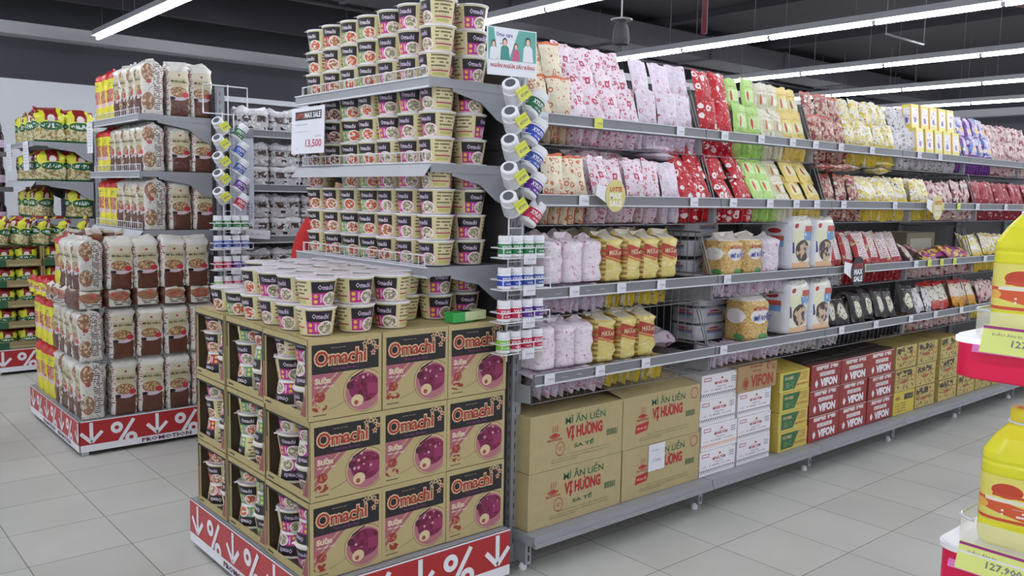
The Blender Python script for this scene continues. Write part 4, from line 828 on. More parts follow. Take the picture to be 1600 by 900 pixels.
for r in range(3):
    z = IZ+r*.2775
    dx = (.0, .004, -.003)[r]
    o = link('cup_noodle_carton', MC, None, (IX+dx, IY, z), None, .0022); tag(o, 'printed cup noodle carton with display window at the island corner, %s layer' % RWN[r], 'carton', 'printed cartons of the island')
    fill_carton(IX+dx, IY, z, CD, 'magenta', '%s corner carton' % RWN[r])
    for c in (1, 2):
        o = link('cup_noodle_carton', MP_, None, (IX+c*.2835+RN.uniform(-.002, .003), IY+RN.uniform(0, .004), z), None, .0022); tag(o, 'printed cup noodle carton, %s layer, %s' % (RWN[r], 'between the corner carton and the post carton' if c == 1 else 'beside the grey post'), 'carton', 'printed cartons of the island')
    yy = IY+CD+.006
    o = link('cup_noodle_carton', MW['green'], None, (IX+.006, yy, z), None, .0022); tag(o, 'cup noodle carton with window of green cups, %s layer, middle of the side' % RWN[r], 'carton', 'side cartons of the island')
    fill_carton(IX+.006, yy, z, CD, 'green', '%s green carton' % RWN[r])
    yy += CD+.006
    o = link('cup_noodle_carton', MW['red'], None, (IX+.002, yy, z), None, .0022); tag(o, 'cup noodle carton with window of red cups, %s layer, far end of the side' % RWN[r], 'carton', 'side cartons of the island')
    fill_carton(IX+.002, yy, z, .30, 'red', '%s red carton' % RWN[r])
m_ = MB(); m_.box(1.60, 2.90, IZ, 2.15, 3.545, IZ+.829, 0); o = m_.build('inner_carton_block', [OB]); tag(o, 'plain cartons filling the middle of the island under the cups', 'carton')

# ---------------------------------------------------------------- promotion plinths
def promo(x0, y0, x1, y1, z0, z1, lab, pitch=.366, ph1=.06, ph2=.09):
    o = empty('promotion_plinth', (x0, y0, 0), lab, 'plinth'); W_, D_ = x1-x0, y1-y0
    m = MB(); m.box(.006, .006, z0+.01, W_, D_-.006, z1-.004, 0); m.box(0, 0, z1-.004, W_, D_, z1, 0); m.build('plinth_body', [GREY], o)
    m = MB(); [m.box(a, b_, 0, a+.03, b_+.03, z0+.012, 0) for a in (.02, W_-.06) for b_ in (.02, D_-.06)]; m.box(.03, .03, z0-.01, W_-.03, D_-.03, z0+.01, 1); m.build('plinth_feet', [WHITE, BLACK], o)
    h = z1-z0
    def panel(f, wd, ph):
        m.poly([(0, z0), (wd, z0), (wd, z1-.004), (0, z1-.004)], f, 0, .004); m.poly([(0, z0), (wd, z0), (wd, z0+h*.22), (0, z0+h*.22)], f, 1, .005)
        m.poly([(0, z1-.006), (wd, z1-.006), (wd, z1), (0, z1)], f, 1, .005)
        k = -1; ctr = z0+h*.60
        while True:
            u = ph+k*pitch; k += 1
            if u > wd+.1: break
            if 0.02 < u < wd-.01:     # arrow
                m.bar((u, z1-.012), (u, z0+h*.34), .02, f, 1, .0055)
                for s in (-1, 1):
                    if 0 < u+s*.055 < wd: m.bar((u, z0+h*.29), (u+s*.058, z0+h*.62), .02, f, 1, .006)
            c = u+pitch*.5
            if .06 < c < wd-.07:      # percent sign
                m.ell(c-.045, z0+h*.66, .034, .034, f, 1, .0055, 22, .36); m.ell(c+.034, z0+h*.27, .034, .034, f, 1, .0055, 22, .36); m.bar((c-.035, z0+h*.17), (c+.05, z0+h*.88), .02, f, 1, .006)
            if u-.09 > 0 and u-.09+pitch*.82 < wd: m.text('PROMOTION', f, u-.09, z0+h*.045, u-.09+pitch*.80, z0+h*.175, 2, .03, .007, 1)
    m = MB(); panel(FY(0, 0, 0), W_, ph1); m.add([(0, 0, z0), (W_, 0, z0), (W_, 0, z1), (0, 0, z1)], [(0, 3, 2, 1)], 0); m.build('promotion_panel', [REDP, WHITE, PURP], o)
    m = MB(); panel(FX(0, D_, 0), D_, ph2); m.build('promotion_panel', [mat('promotion_red_side', (186, 62, 66), .45), WHITE, PURP], o)
    return o
promo(1.305, 2.515, 2.165, 3.62, .022, .208, 'red promotion plinth with arrows and percent signs under the cup noodle cartons', ph1=.064)
promo(1.262, 5.215, 2.06, 6.42, .025, .205, 'red promotion plinth under the cream and brown noodle bags')
promo(1.30, 7.90, 2.06, 9.1, .025, .205, 'farthest red promotion plinth under the yellow bag cartons')

# ---------------------------------------------------------------- end shelves, posts, hook racks
def end_shelf(x0, x1, y0, y1, z, lab, grp, flipped=False, guard=True):
    o = empty('end_shelf', (x0, y0, z), lab, 'shelf', grp); W_, D_ = x1-x0, y1-y0
    m = MB(); m.box(0, 0, -.03, W_, D_, -.003, 0); m.box(0, 0, -.036, .008, D_, 0, 0); m.box(0, -.002, -.034, W_, .004, .0, 0); m.build('shelf_board', [GREY], o, None, None, .0015)
    m = MB()
    if flipped: m.add([(0, -.01, -.004), (0, D_+.01, -.004), (-.035, D_+.01, -.05), (-.035, -.01, -.05)], [(0, 1, 2, 3)], 0)
    else: m.box(-.012, -.004, -.04, 0, D_+.004, .002, 0); m.box(-.016, -.004, -.04, -.012, D_+.004, -.033, 1); m.box(-.016, -.004, -.003, -.012, D_+.004, .003, 1)
    m.build('price_rail', [mat('flap_rail_pale', (188, 190, 196), .4) if flipped else GREY, RAILW], o)
    for yy in (.0, D_-.004):
        m = MB(); q = [(.10, -.03), (W_, -.03), (W_, -.16), (W_-.06, -.135), (W_-.14, -.075), (.10, -.045)]; nq = len(q)
        m.add([(a, yy, c) for a, c in q]+[(a, yy+.004, c) for a, c in q], [tuple(range(nq)), tuple(range(nq, 2*nq))[::-1]]+[(k, nq+k, nq+(k+1) % nq, (k+1) % nq) for k in range(nq)], 0)
        m.build('shelf_bracket', [GREY], o)
    if guard:
        m = MB(); m.tube([(.01, .045, 0), (.01, .045, .042), (.01, D_-.02, .042), (.01, D_-.02, 0)], .0026, 5); m.tube([(.01, .045, .004), (.01, D_-.02, .004)], .0024, 4)
        k = .045+.04
        while k < D_-.02: m.tube([(.01, k, 0), (.01, k, .042)], .0015, 4); k += .04
        m.build('wire_guard', [WIREW], o)
    return o
G1 = 'end shelves of the cup noodle display'
end_shelf(1.842, 2.215, 2.622, 3.66, 1.948, 'top end shelf loaded with cup noodle stacks near the poster', G1)
end_shelf(1.842, 2.215, 2.622, 3.66, 1.638, 'middle end shelf of cup noodles beside the hanging price card', G1, True)
end_shelf(1.842, 2.215, 2.622, 3.66, 1.253, 'lowest end shelf of cup noodles above the carton island', G1)
G2 = 'end shelves of the noodle bag display'
end_shelf(1.668, 2.09, 5.315, 6.33, 1.962, 'top end shelf with tall cream and yellow noodle bags', G2)
end_shelf(1.668, 2.09, 5.315, 6.33, 1.630, 'middle end shelf of the noodle bag display', G2)
end_shelf(1.668, 2.09, 5.315, 6.33, 1.280, 'lowest end shelf of the noodle bag display with a flipped pale rail', G2, True)
G4 = 'end shelves of the yellow bag display'
for k, z in enumerate((1.895, 1.575, 1.265)): end_shelf(1.66, 2.10, 7.95, 9.0, z, '%s end shelf of the far yellow bag display' % ('top', 'middle', 'lowest')[k], G4, k > 0, False)
def post(x, y, ztop, ylen, lab, xb=0):
    o = empty('gondola_end_frame', (x, y, 0), lab, 'shelving frame')
    m = MB(); m.box(0, 0, .02, .047, .03, ztop, 0)
    for z in [q*.05 for q in range(2, int(ztop/.05))]: m.box(.016, -.0006, z, .020, 0, z+.022, 1); m.box(-.0006, .012, z, 0, .016, z+.022, 1)
    m.build('upright', [GREY, BLACK], o)
    m = MB(); m.box(-.018, .03, .1, .008, ylen, ztop-.05, 0)
    for k in range(4): m.box(-.019, .03, .5+k*.4, -.018, ylen, .505+k*.4, 1)
    m.build('end_back_panel', [BACKP, BLACK], o)
    return o
post(2.233, 2.592, 2.06, 1.07, 'grey slotted end frame between the cup noodle display and the long shelves')
post(2.110, 5.27, 2.16, 1.1, 'grey slotted end frame behind the noodle bag display')
post(2.115, 7.95, 2.0, 1.1, 'grey end frame behind the far yellow bag display')

# gum bottles
def bottle(nm, colr, txtc, R_=.034, h=.098, big=True):
    m = MB(); m.lathe([(R_*.9, 0), (R_, .004), (R_, .014)], 20, 0, capt=False); m.lathe([(R_+.0002, .014), (R_+.0002, h*.62)], 20, 1, capb=False, capt=False); m.lathe([(R_, h*.62), (R_, h*.68), (R_*.84, h*.72)], 20, 0, capb=False)
    def fn(u, v, d): a = -pi/2+(u-.5)*2.2; return ((R_+d)*math.cos(a), (R_+d)*math.sin(a), .014+v*(h*.62-.014))
    m.text('XYLITOL', fn, .05, .45, .95, .85, 2, .04, .001, 1); m.text('GUM', fn, .3, .12, .7, .3, 2, .02, .001, 1)
    o = link(nm, m.mesh(nm, [WHITE, mat('gum_label_'+colr, {'green': (40, 130, 72), 'blue': (50, 80, 190), 'navy': (60, 90, 170), 'violet': (80, 50, 150), 'red': (200, 40, 80), 'purple': (96, 40, 150), 'lime': (130, 200, 60), 'plain': (214, 216, 224), 'darkgreen': (36, 110, 70)}[colr], .4), WHITE]))
    m = MB(); m.lathe([(R_*.92, h*.72), (R_*.95, h*.74), (R_*.95, h*.97), (R_*.86, h)], 20, 0); m.ell(0, 0, R_*.6, R_*.6, lambda u, v, d: (u, v, h+d), 1, .0005, 16); m.build('cap', [WHITE, mat('cap_print_grey', (90, 92, 100), .5)], o)
    return Proto(o)
GB_ = {c: bottle('gum_bottle', c, None) for c in ('green', 'darkgreen', 'blue', 'navy', 'red', 'purple', 'lime', 'plain')}
def rack(x, y, where, tags_):
    """hanging hook rack: two slanted columns of bottles then four wire trays"""
    o = empty('hook_rack', (x, y, 0), 'white wire gum rack hung %s' % where, 'rack', None)
    m = MB()
    for a in (-.025, .045): m.tube([(a, .035, .88), (a, .035, 1.99)], .004, 5)
    for zz in (1.02, 1.14, 1.27, 1.40, 1.98): m.tube([(-.025, .035, zz), (.045, .035, zz)], .003, 4)
    m.build('wire_spine', [WIREW], o)
    LZ = [1.915, 1.815, 1.712, 1.610, 1.503]; RZ = [1.880, 1.775, 1.672, 1.570, 1.462]
    for k in range(5):
        m = MB(); zc = LZ[k]
        m.tube([(-.02, .03, zc-.05), (-.03, -.05, zc-.055), (.0, -.055, zc-.06)], .0018, 4); m.tube([(.03, .03, zc-.03), (.03, .0, zc-.035)], .0018, 4)
        m.build('bottle_hook', [WIREW], o)
        # left column: lying bottle seen from its capped end, cap up to the left
        GB_['plain'].put((x-.028, y+.012, LZ[k]-.042), (.30, -.85, .25), 'white gum bottle behind a yellow tag, %s from the top, rack %s' % (ORD[k], tags_), 'gum bottle', 'gum bottles in the outer slanted column %s' % tags_)
        c_ = ('darkgreen', 'blue', 'navy', 'purple', 'red')[k]
        GB_[c_].put((x+.075-.03, y+.01, RZ[k]-.045), (.10, .62, 0), '%s labelled tilted gum bottle, %s from the top, rack %s' % ({'darkgreen': 'green', 'blue': 'blue', 'navy': 'light blue', 'purple': 'violet', 'red': 'red'}[c_], ORD[k], tags_), 'gum bottle', 'gum bottles in the inner slanted column %s' % tags_)
        m = MB(); m.box(-.026, 0, -.023, .026, .0015, .023, 0); m.box(-.026, -.0006, .008, .026, 0, .018, 2); m.text('47,300', FY(0, 0, 0), -.018, -.012, .02, .003, 1, .03, .0008, 1)
        q = m.build('price_tag', [YTAG, GRAYT, mat('yellow_tag_band', (206, 212, 60), .5)], None, (x-.050, y-.066, LZ[k]-.016), (0, -.62, -.2)); tag(q, 'yellow price tag tilted on the gum rack, %s from the top, rack %s' % (ORD[k], tags_), 'price tag', 'tilted yellow price tags %s' % tags_)
    cs = [('green',)*4, ('blue', 'blue', 'navy', 'navy'), ('red', 'red', 'purple', 'purple'), ('lime', 'red', 'red', 'red')]
    for r_, zz in enumerate((1.290, 1.170, 1.045, .925)):
        m = MB(); X0, X1 = -.115, .125
        for q in (0, .038): m.tube([(X0, .03, zz+q), (X0, -.045, zz+q), (X1, -.045, zz+q), (X1, .03, zz+q), (X0, .03, zz+q)], .0024, 4)
        for a in (X0, X0+.08, X0+.16, X1): m.tube([(a, -.045, zz), (a, -.045, zz+.038)], .0022, 4)
        m.tube([(X0, -.01, zz), (X1, -.01, zz)], .002, 4); m.build('wire_tray', [WIREW], o)
        for b_ in range(4):
            GB_[cs[r_][b_]].put((x-.083+b_*.056, y-.012, zz+.004), (0, 0, RN.uniform(-.2, .2)), 'upright %s gum bottle in the %s tray, %s from the left, rack %s' % (cs[r_][b_], ORD[r_], ORD[b_], tags_), 'gum bottle', 'gum bottles in the wire trays %s' % tags_, (.78, .78, .82))
        q = link('price_tag', tagmesh(.062, .038, PAPER, '23,500'), None, (x-.02, y-.052, zz-.024)); tag(q, 'white price card hooked on the %s gum tray, rack %s' % (ORD[r_], tags_), 'price tag', 'white cards of the gum trays %s' % tags_)
rack(2.175, 2.50, 'on the post beside the cup noodle display', 'by the cups')
rack(2.112, 5.10, 'on the post beside the noodle bag display', 'by the bags')
# poster over the first rack
m_ = MB(); Wp, Hp = .24, .172; m_.box(0, 0, 0, Wp, .003, Hp, 0); f = FY(0, 0, 0)
m_.poly([(.004, .055), (Wp-.004, .055), (Wp-.004, Hp-.004), (.004, Hp-.004)], f, 1, .0006); m_.poly([(.05, .055), (.10, .055), (.15, Hp-.004), (.03, Hp-.004)], f, 0, .001)
m_.text('NGĂN NGỪA SÂU RĂNG', f, .012, .028, Wp-.012, .046, 2, .02, .001, 1, skew=.004); m_.text('Omo care', f, .04, .138, .12, .155, 3, .02, .0015, 1)
for (u, s, cc, hr) in ((.028, .9, 0, 4), (.082, 1.05, 5, 4), (.135, .85, 6, 7), (.195, 1.2, 0, 4)):      # four printed half figures
    m_.poly([(u-.022*s, .056), (u+.022*s, .056), (u+.018*s, .056+.042*s), (u+.008*s, .056+.05*s), (u-.008*s, .056+.05*s), (u-.018*s, .056+.042*s)], f, cc, .0014)
    m_.ell(u, .056+.062*s, .011*s, .014*s, f, hr, .0016, 14); m_.ell(u, .056+.059*s, .008*s, .011*s, f, 8, .002, 14)
m_.text('✓', f, .058, .108, .075, .122, 1, .03, .0015, 1)
o = m_.build('dental_poster', [mat('poster_white', (226, 230, 238), .4), TEALP, REDT, BLUEP, BLK2, mat('poster_teal_dark', (60, 140, 136), .5), PINKT, mat('brown_hair_print', (90, 60, 50), .6), SKIN], None, (2.006, 2.50, 1.962), (0, -.03, 0))
tag(o, 'square teal and white poster with four printed figures above the gum bottles', 'poster')
# hanging price card over the cup shelf
m_ = MB(); m_.box(0, 0, 0, .0025, .30, .20, 0); f = FX(0, .30, 0)
m_.poly([(.035, .145), (.275, .145), (.275, .182), (.035, .182)], f, 1, .0006); m_.text('LOTTE', f, .04, .152, .12, .174, 2, .03, .001, 1); m_.text('MAX SALE', f, .125, .152, .268, .176, 3, .03, .001, 1)
m_.text('MÌ OMACHI CÁC LOẠI', f, .035, .120, .145, .130, 4, 0, .0006, 1); m_.text('Áp dụng đến khi hết hàng', f, .035, .092, .16, .099, 4, 0, .0006, 1); m_.text('16,700', f, .225, .068, .27, .078, 4, 0, .0006, 1)
m_.text('13,500', f, .135, .022, .28, .060, 5, .02, .0008, 2); m_.text('Ly', f, .05, .018, .065, .028, 4, 0, .0006, 1)
o = m_.build('price_card', [PAPER, BLK2, mat('sale_orange', (206, 90, 60), .5), WHITE, GRAYT, mat('price_rose', (190, 74, 96), .5)], None, (1.785, 3.32, 1.690), (0, .03, 0)); tag(o, 'white hanging price card reading 13,500 at the far corner of the cup shelves', 'price card')
# long white board by the second rack
m_ = MB(); m_.box(0, 0, 0, .15, .01, .60, 0); m_.box(0, -.001, .54, .15, 0, .60, 1); f = plane_fn((.118, 0, .02), (0, 0, 1), (-1, 0, 0), (0, -1, 0)); m_.text('HƯƠNG BIỂN', f, .0, .0, .26, .028, 2, .02, .001, 1); m_.text('Thơm ngon', f, .03, -.022, .12, -.008, 2, 0, .001, 1)
o = m_.build('header_board', [mat('board_pale_blue', (196, 202, 216), .45), mat('board_grey_top', (138, 142, 154), .5), BLK2], None, (2.142, 5.158, 1.305), None, .004); tag(o, 'tall pale board with vertical lettering beside the farther gum rack', 'sign board')
m_ = MB(); m_.box(0, 0, 0, .16, .003, .055, 0); m_.text('Xin cảm ơn', FY(0, 0, 0), .03, .02, .12, .035, 1, 0, .001, 1); o = m_.build('price_card', [PAPER, GRAYT], None, (2.225, 5.14, 1.235), (0, .08, 0)); tag(o, 'small pale card sticking out below the tall board', 'price card')
m_ = MB(); m_.tube([(2.02, 5.26, 1.99), (2.02, 5.26, 2.16), (2.30, 5.26, 2.16), (2.30, 5.26, 1.99)], .005, 5); m_.tube([(2.02, 5.26, 1.99), (2.30, 5.26, 1.99)], .004, 5); m_.tube([(2.175, 5.26, 1.88), (2.175, 5.26, 2.17)], .004, 5)
o = m_.build('sign_holder', [WIREW]); tag(o, 'empty white wire sign holder on top of the farther post', 'sign holder')
# round sale discs
def disc(x, z, lab, dark=False, squash=1., sc_=1.):
    o = empty('sale_disc', (x, 2.43, z), lab, 'sale sign', 'round sale discs'); o.scale = (sc_*1.05, 1, sc_)
    m = MB(); f = FY(0, 0, 0); n = 28
    m.add([(.056*squash*math.cos(2*pi*k/n), d, .066*math.sin(2*pi*k/n)) for d in (0, .003) for k in range(n)], [tuple(range(n)), tuple(range(n, 2*n))[::-1]]+[(k, n+k, n+(k+1) % n, (k+1) % n) for k in range(n)], 0)
    m.text('LOTTE', f, -.034, .016, .034, .036, 1, .04, .001, 1); m.text('MAX', f, -.036, -.014, .036, .012, 2, .05, .001, 1); m.text('SALE', f, -.036, -.044, .036, -.019, 2, .05, .001, 1)
    if not dark: m.ell(0, 0, .053*squash, .063, f, 3, .0005, 28, .95)
    m.build('disc_face', [BLK2 if dark else GOLD, mat('sale_red', (200, 60, 52), .5), WHITE if dark else mat('sale_offwhite', (240, 238, 226), .4), CREAM], o)
    m = MB(); m.add([(-.09, .02, .0), (-.05, .002, -.03), (-.045, .002, .035), (-.085, .022, .045)], [(0, 1, 2, 3)], 0); m.build('holder_flap', [WHITE], o)
disc(2.632, 1.532, 'round gold sale disc clipped to the second rail near the gum bottles'); disc(5.62, 1.50, 'round gold sale disc clipped to the second rail near the oil bottle', sc_=1.2); disc(4.66, 1.135, 'round black sale disc clipped under the third rail beside big white bags', True, sc_=1.3)
# ================================================================ NOODLE BAG DISPLAY (second endcap)
BF = pmat('cream_brown_bag_front', (206, 200, 178), [((98, 60, 48), ('r', 0, 0, 1, .34)), ((86, 52, 44), ('noi', 16, 20, .62), ('r', 0, 0, 1, .3)), ((196, 186, 150), ('r', .1, .55, .9, .70)), ((206, 190, 200), ('e', .5, .36, .34, .07)), ((150, 110, 76), ('e', .48, .45, .36, .095)), ((206, 180, 140), ('noi', 14, 30, .53), ('e', .48, .45, .33, .08)), ((190, 60, 70), ('e', .76, .40, .14, .05)),
    ((40, 32, 40), ('e', .2, .33, .14, .03)), ((186, 60, 66), ('e', .5, .76, .05, .02)), ((214, 212, 206), ('r', 0, .84, 1, 1))], bump=.7, bscale=22, rough=.25)
BS = pmat('cream_bag_side_print', (214, 210, 204), [((150, 110, 86), ('e', .28, .76, .26, .16)), ((212, 180, 150), ('noi', 9, 16, .54), ('e', .28, .76, .24, .15)), ((176, 84, 76), ('e', .3, .60, .12, .04)), ((150, 110, 86), ('e', .28, .24, .26, .16)), ((206, 190, 160), ('noi', 9, 16, .54), ('e', .28, .24, .24, .15)), ((70, 64, 64), ('lines', 30, 9, .44), ('r', .52, .1, .80, .92)), ((186, 90, 96), ('lines', 24, 9, .5), ('r', .8, .2, .95, .85)), ((120, 116, 116), ('noi', 14, 20, .64))], bump=.8, bscale=22, rough=.25)
YFm = pmat('yellow_red_bag_front', (226, 216, 50), [((196, 36, 40), ('r', 0, .80, 1, 1)), ((196, 150, 120), ('r', .06, .34, .94, .60)), ((186, 70, 60), ('noi', 9, 20, .52), ('r', .06, .34, .94, .6)), ((222, 190, 196), ('r', .05, .27, .95, .35)), ((60, 110, 80), ('lines', 20, 7, .5), ('r', .2, .62, .8, .76))], bump=.7, bscale=22, rough=.25)
def bo_x(wd):
    def f(m): m.text('Mì Bò Hầm', FY(-wd/2, -.0665, 0), wd*.16, .195, wd*.84, .213, 2, .02, .002, 1)
    return f
BG = {'cream': [block('noodle_bag', .15, .13, .315, [BF, BS, BLK2], s, .07, .009, p=6, extra=bo_x(.15)) for s in (21, 22, 23)], 'yellow': [block('noodle_bag', .15, .13, .315, [YFm, YFm], s, .07, .009, p=6) for s in (24, 25)]}
BFL = pmat('bag_end_print', (206, 200, 190), [((160, 120, 90), ('e', .5, .62, .4, .3)), ((190, 80, 80), ('noi', 6, 6, .55), ('e', .5, .62, .36, .26)), ((80, 70, 70), ('lines', 9, 7, .52), ('r', .05, .08, .95, .42))], bump=.6, rough=.25)
BG['flat'] = [block('noodle_bag', .155, .26, .10, [BFL, mat('brown_bag_film', (100, 64, 52), .3, noise=.15, nscale=30, bump=.4)], s, .1, .008, seal=False) for s in (26, 27)]; BG['flaty'] = [block('noodle_bag', .15, .26, .10, [YFm, YFm], 28, .1, .008, seal=False)]
def bag(kd, i, x, y, z, rz, lab, grp, sc_=(1, 1, 1)):
    o = link('noodle_bag', BG[kd][i % len(BG[kd])], None, (x, y, z), (RN.uniform(-.03, .03), RN.uniform(-.03, .03), rz+RN.uniform(-.05, .05))); o.scale = sc_; tag(o, lab, 'noodle bag', grp)
def tier(nm, x0, y0, z, nx, ny, sx, sy, hs, ycut, gx, where):
    for k in range(ny):
        kd = 'yellow' if k >= ycut else 'cream'
        bag(kd, k, x0, y0+sy*k, z, -pi/2, '%s noodle bag, %s, side row, %s from the corner' % ('yellow and red' if kd == 'yellow' else 'cream and brown', where, ORD[k]), 'noodle bags on the side of the display', (sx, 1, hs))
    for k in range(nx):
        bag('cream', k+1, x0+gx*(k+1)+.012, y0-.005, z, 0, 'cream noodle bag with brown base, %s, front row, %s from the corner' % (where, ORD[k+1]), 'noodle bags on the front of the display', (sx, 1, hs))
tier('t1', 1.345, 5.30, .206, 4, 7, .98, .158, 1.07, 4, .158, 'bottom tier')
tier('t2', 1.342, 5.295, .545, 4, 7, .98, .158, .95, 4, .158, 'second tier')
for k in range(7):
    if k: bag('flat' if k < 4 else 'flaty', k, 1.39, 5.35+.158*k, .845, -pi/2, '%s noodle bag lying flat between the tiers, %s from the corner' % ('brown' if k < 4 else 'yellow', ORD[k]), 'flat noodle bags of the display')
for k in range(5): bag('flat', k, 1.34+.158*k, 5.35, .845, 0, 'cream noodle bag lying flat with its end to the front, %s from the corner' % ORD[k], 'flat noodle bags with ends to the front')
tier('t3', 1.352, 5.30, .945, 4, 4, .98, .14, .95, 3, .15, 'third tier')
for k in range(3):
    bag('flaty' if k == 2 else 'flat', k, 1.45+.16*k, 5.75, 1.16, .3, '%s bag laid on top behind the third tier, %s from the side' % ('yellow' if k == 2 else 'cream', ORD[k]), 'bags laid behind the third tier')
tier('s1', 1.752, 5.40, 1.962, 2, 7, .92, .138, 1.02, 4, .142, 'top end shelf'); tier('s2', 1.752, 5.40, 1.632, 2, 7, .92, .138, .90, 5, .142, 'middle end shelf'); tier('s3', 1.752, 5.40, 1.282, 2, 7, .92, .138, .98, 4, .142, 'lowest end shelf')
m_ = MB(); m_.box(0, 0, 0, .002, .13, .20, 0); [m_.bar((.02, .17-k*.02), (.10, .17-k*.02), .003, FX(0, .13, 0), 1) for k in range(7)]
tm_ = m_.mesh('price_card', [PAPER, GRAYT]); o = link('price_card', tm_, None, (1.645, 6.22, 1.755)); tag(o, 'white price card hanging at the far corner of the noodle bag shelves', 'price card')
for k, y in enumerate((8.08, 8.75)): o = link('price_card', tm_, None, (1.64, y, 1.66), None); tag(o, 'white price card on the far yellow bag shelves, %s one' % ('nearer', 'farther')[k], 'price card'); o.scale = (1, 1.5, 1.2)

# ---------------------------------------------------------------- second gondola, its long face across the aisle
L2 = [(1.905, 2.478, 'top'), (1.568, 2.478, 'second'), (1.243, 2.478, 'third'), (.90, 2.478, 'fourth')]
bay(0, 2.18, 3.41, 2.70, label='shelving bay across the aisle stocked with grey patterned packs', lips=L2); bay(1, 3.413, 4.413, 2.70, label='shelving bay across the aisle, mostly hidden by the cup noodle shelves', lips=L2)
m_ = MB(); m_.box(4.42, 5.75, .0, 9.4, 5.79, 2.15, 0); m_.box(4.42, 5.735, 2.15, 9.4, 5.80, 2.185, 1); o = m_.build('gondola_top_board', [GREYD, RAILW]); tag(o, 'dark grey board with pale top rail running along the top of the second gondola', 'top board')
m_ = MB(); m_.box(2.2, 8.45, 0, 9.4, 8.49, 2.0, 0); m_.box(2.2, 8.43, 2.0, 9.4, 8.51, 2.03, 1); o = m_.build('gondola_back_board', [GREYD, RAILW]); tag(o, 'grey back board of the third gondola', 'back board')
GP = pmat('grey_patterned_pack_film', (186, 184, 188), [((206, 206, 212), ('r', 0, .8, 1, 1)), ((80, 66, 66), ('r', .14, .46, .4, .72)), ((80, 66, 66), ('r', .6, .48, .86, .74)), ((90, 70, 64), ('noi', 16, 12, .56), ('r', .1, .44, .95, .72)), ((44, 42, 50), ('r', .32, .2, .46, .32)), ((44, 42, 50), ('r', .8, .16, .95, .28)), ((222, 220, 224), ('noi', 9, 9, .58))], bump=.8, bscale=22, rough=.22)
GPM = [block('patterned_pack', .21, .16, .15, [GP, GP], s, .1, .008, p=6, seal=False) for s in (31, 32)]
for li, (zl, yl, sn) in enumerate(L2):
    for t in range(1 if li == 0 else 2):
        for k in range(7):
            x = 2.33+.215*k
            o = link('patterned_pack', GPM[(k+t) % 2], None, (x, yl+2.70+.11+RN.uniform(0, .02), zl-.02+t*.135), (0, 0, RN.uniform(-.06, .06))); o.scale = (1, 1, .9 if li else 1)
            tag(o, 'grey patterned pack across the aisle, %s shelf, %s row, %s from the post' % (sn, ('lower', 'upper')[t], ORD[k]), 'noodle pack', 'grey patterned packs across the aisle')

# ---------------------------------------------------------------- far yellow bag display
YBF = pmat('yellow_green_bag_front', (214, 216, 60), [((136, 40, 40), ('r', .3, .66, .72, 1)), ((226, 214, 210), ('e', .5, .72, .12, .12)), ((206, 198, 160), ('r', .06, .0, .94, .45)), ((150, 130, 76), ('noi', 10, 12, .52), ('r', .06, .06, .94, .42)), ((36, 96, 60), ('e', .5, .50, .42, .13)), ((216, 226, 216), ('noi', 16, 9, .52), ('e', .5, .50, .32, .07)), ((40, 100, 60), ('r', 0, 0, 1, .06))], bump=.7, bscale=14, rough=.25)
YBM = [block('pasta_bag', .235, .15, .27, [YBF, YBF], s, .16, .014, p=3.2) for s in (41, 42)]
for k, z in enumerate((1.897, 1.577, 1.267)):
    for j, (x, y, rz) in enumerate([(1.80, 8.06, 0), (2.02, 8.06, .05), (1.77, 8.30, -pi/2+.2), (1.77, 8.55, -pi/2), (1.77, 8.80, -pi/2-.1)]):
        if k == 2 and j == 0: continue
        o = link('pasta_bag', YBM[(j+k) % 2], None, (x, y, z), (0, 0, rz)); tag(o, 'yellow green bag on the %s far end shelf, %s, %s one' % (('top', 'middle', 'lowest')[k], 'facing the aisle' if j < 2 else 'facing sideways', ORD[j if j < 2 else j-2]), 'pasta bag', 'yellow bags of the far display')
        if k: o.scale = (.95, 1, .93)
TRC = pmat('tray_carton_print', (150, 134, 92), [((40, 92, 60), ('r', .0, .0, .3, 1)), ((190, 180, 140), ('r', .35, .2, .9, .35))], rough=.6)
def tray_carton():
    m = MB(); W_, D_, h = .375, .3, .165
    m.box(0, 0, 0, W_, .006, .055, 1, {'-y': 0}); m.box(0, 0, 0, .012, .006, h, 1); m.box(W_-.012, 0, 0, W_, .006, h, 1); m.box(0, .006, 0, .006, D_, h, 1); m.box(W_-.006, .006, 0, W_, D_, h, 1); m.box(.006, D_-.006, 0, W_-.006, D_, h, 1); m.box(.006, .006, 0, W_-.006, D_-.006, .005, 1)
    return m.mesh('tray_carton', [TRC, KRAFTD])
TC = tray_carton(); YBL = [block('pasta_bag', .17, .2, .135, [YBF, YBF], s, .1, .01, p=3, seal=False) for s in (43,)]
for r in range(5):
    for c in range(2):
        o = link('tray_carton', TC, None, (1.305+c*.38, 7.925, .207+r*.168)); tag(o, 'open carton tray of yellow bags, %s layer, %s column of the far display' % (['bottom', 'second', 'third', 'fourth', 'top'][r], ORD[c]), 'carton', 'tray cartons of the far display')
        for q in range(2):
            o = link('pasta_bag', YBL[0], None, (1.305+c*.38+.098+q*.178, 8.04, .213+r*.168), (0, 0, RN.uniform(-.1, .1))); tag(o, 'yellow bag lying in the %s carton tray, %s column, %s bag' % (['bottom', 'second', 'third', 'fourth', 'top'][r], ORD[c], ORD[q]), 'pasta bag', 'yellow bags in the carton trays')
for k in range(5):
    o = link('pasta_bag', YBM[k % 2], None, (1.36+.15*k, 8.02, 1.05), (-.15, .1, -1.0)); o.scale = (.8, .8, .85); tag(o, 'yellow bag leaning on top of the carton trays, %s from the corner' % ORD[k], 'pasta bag', 'yellow bags leaning on the trays')
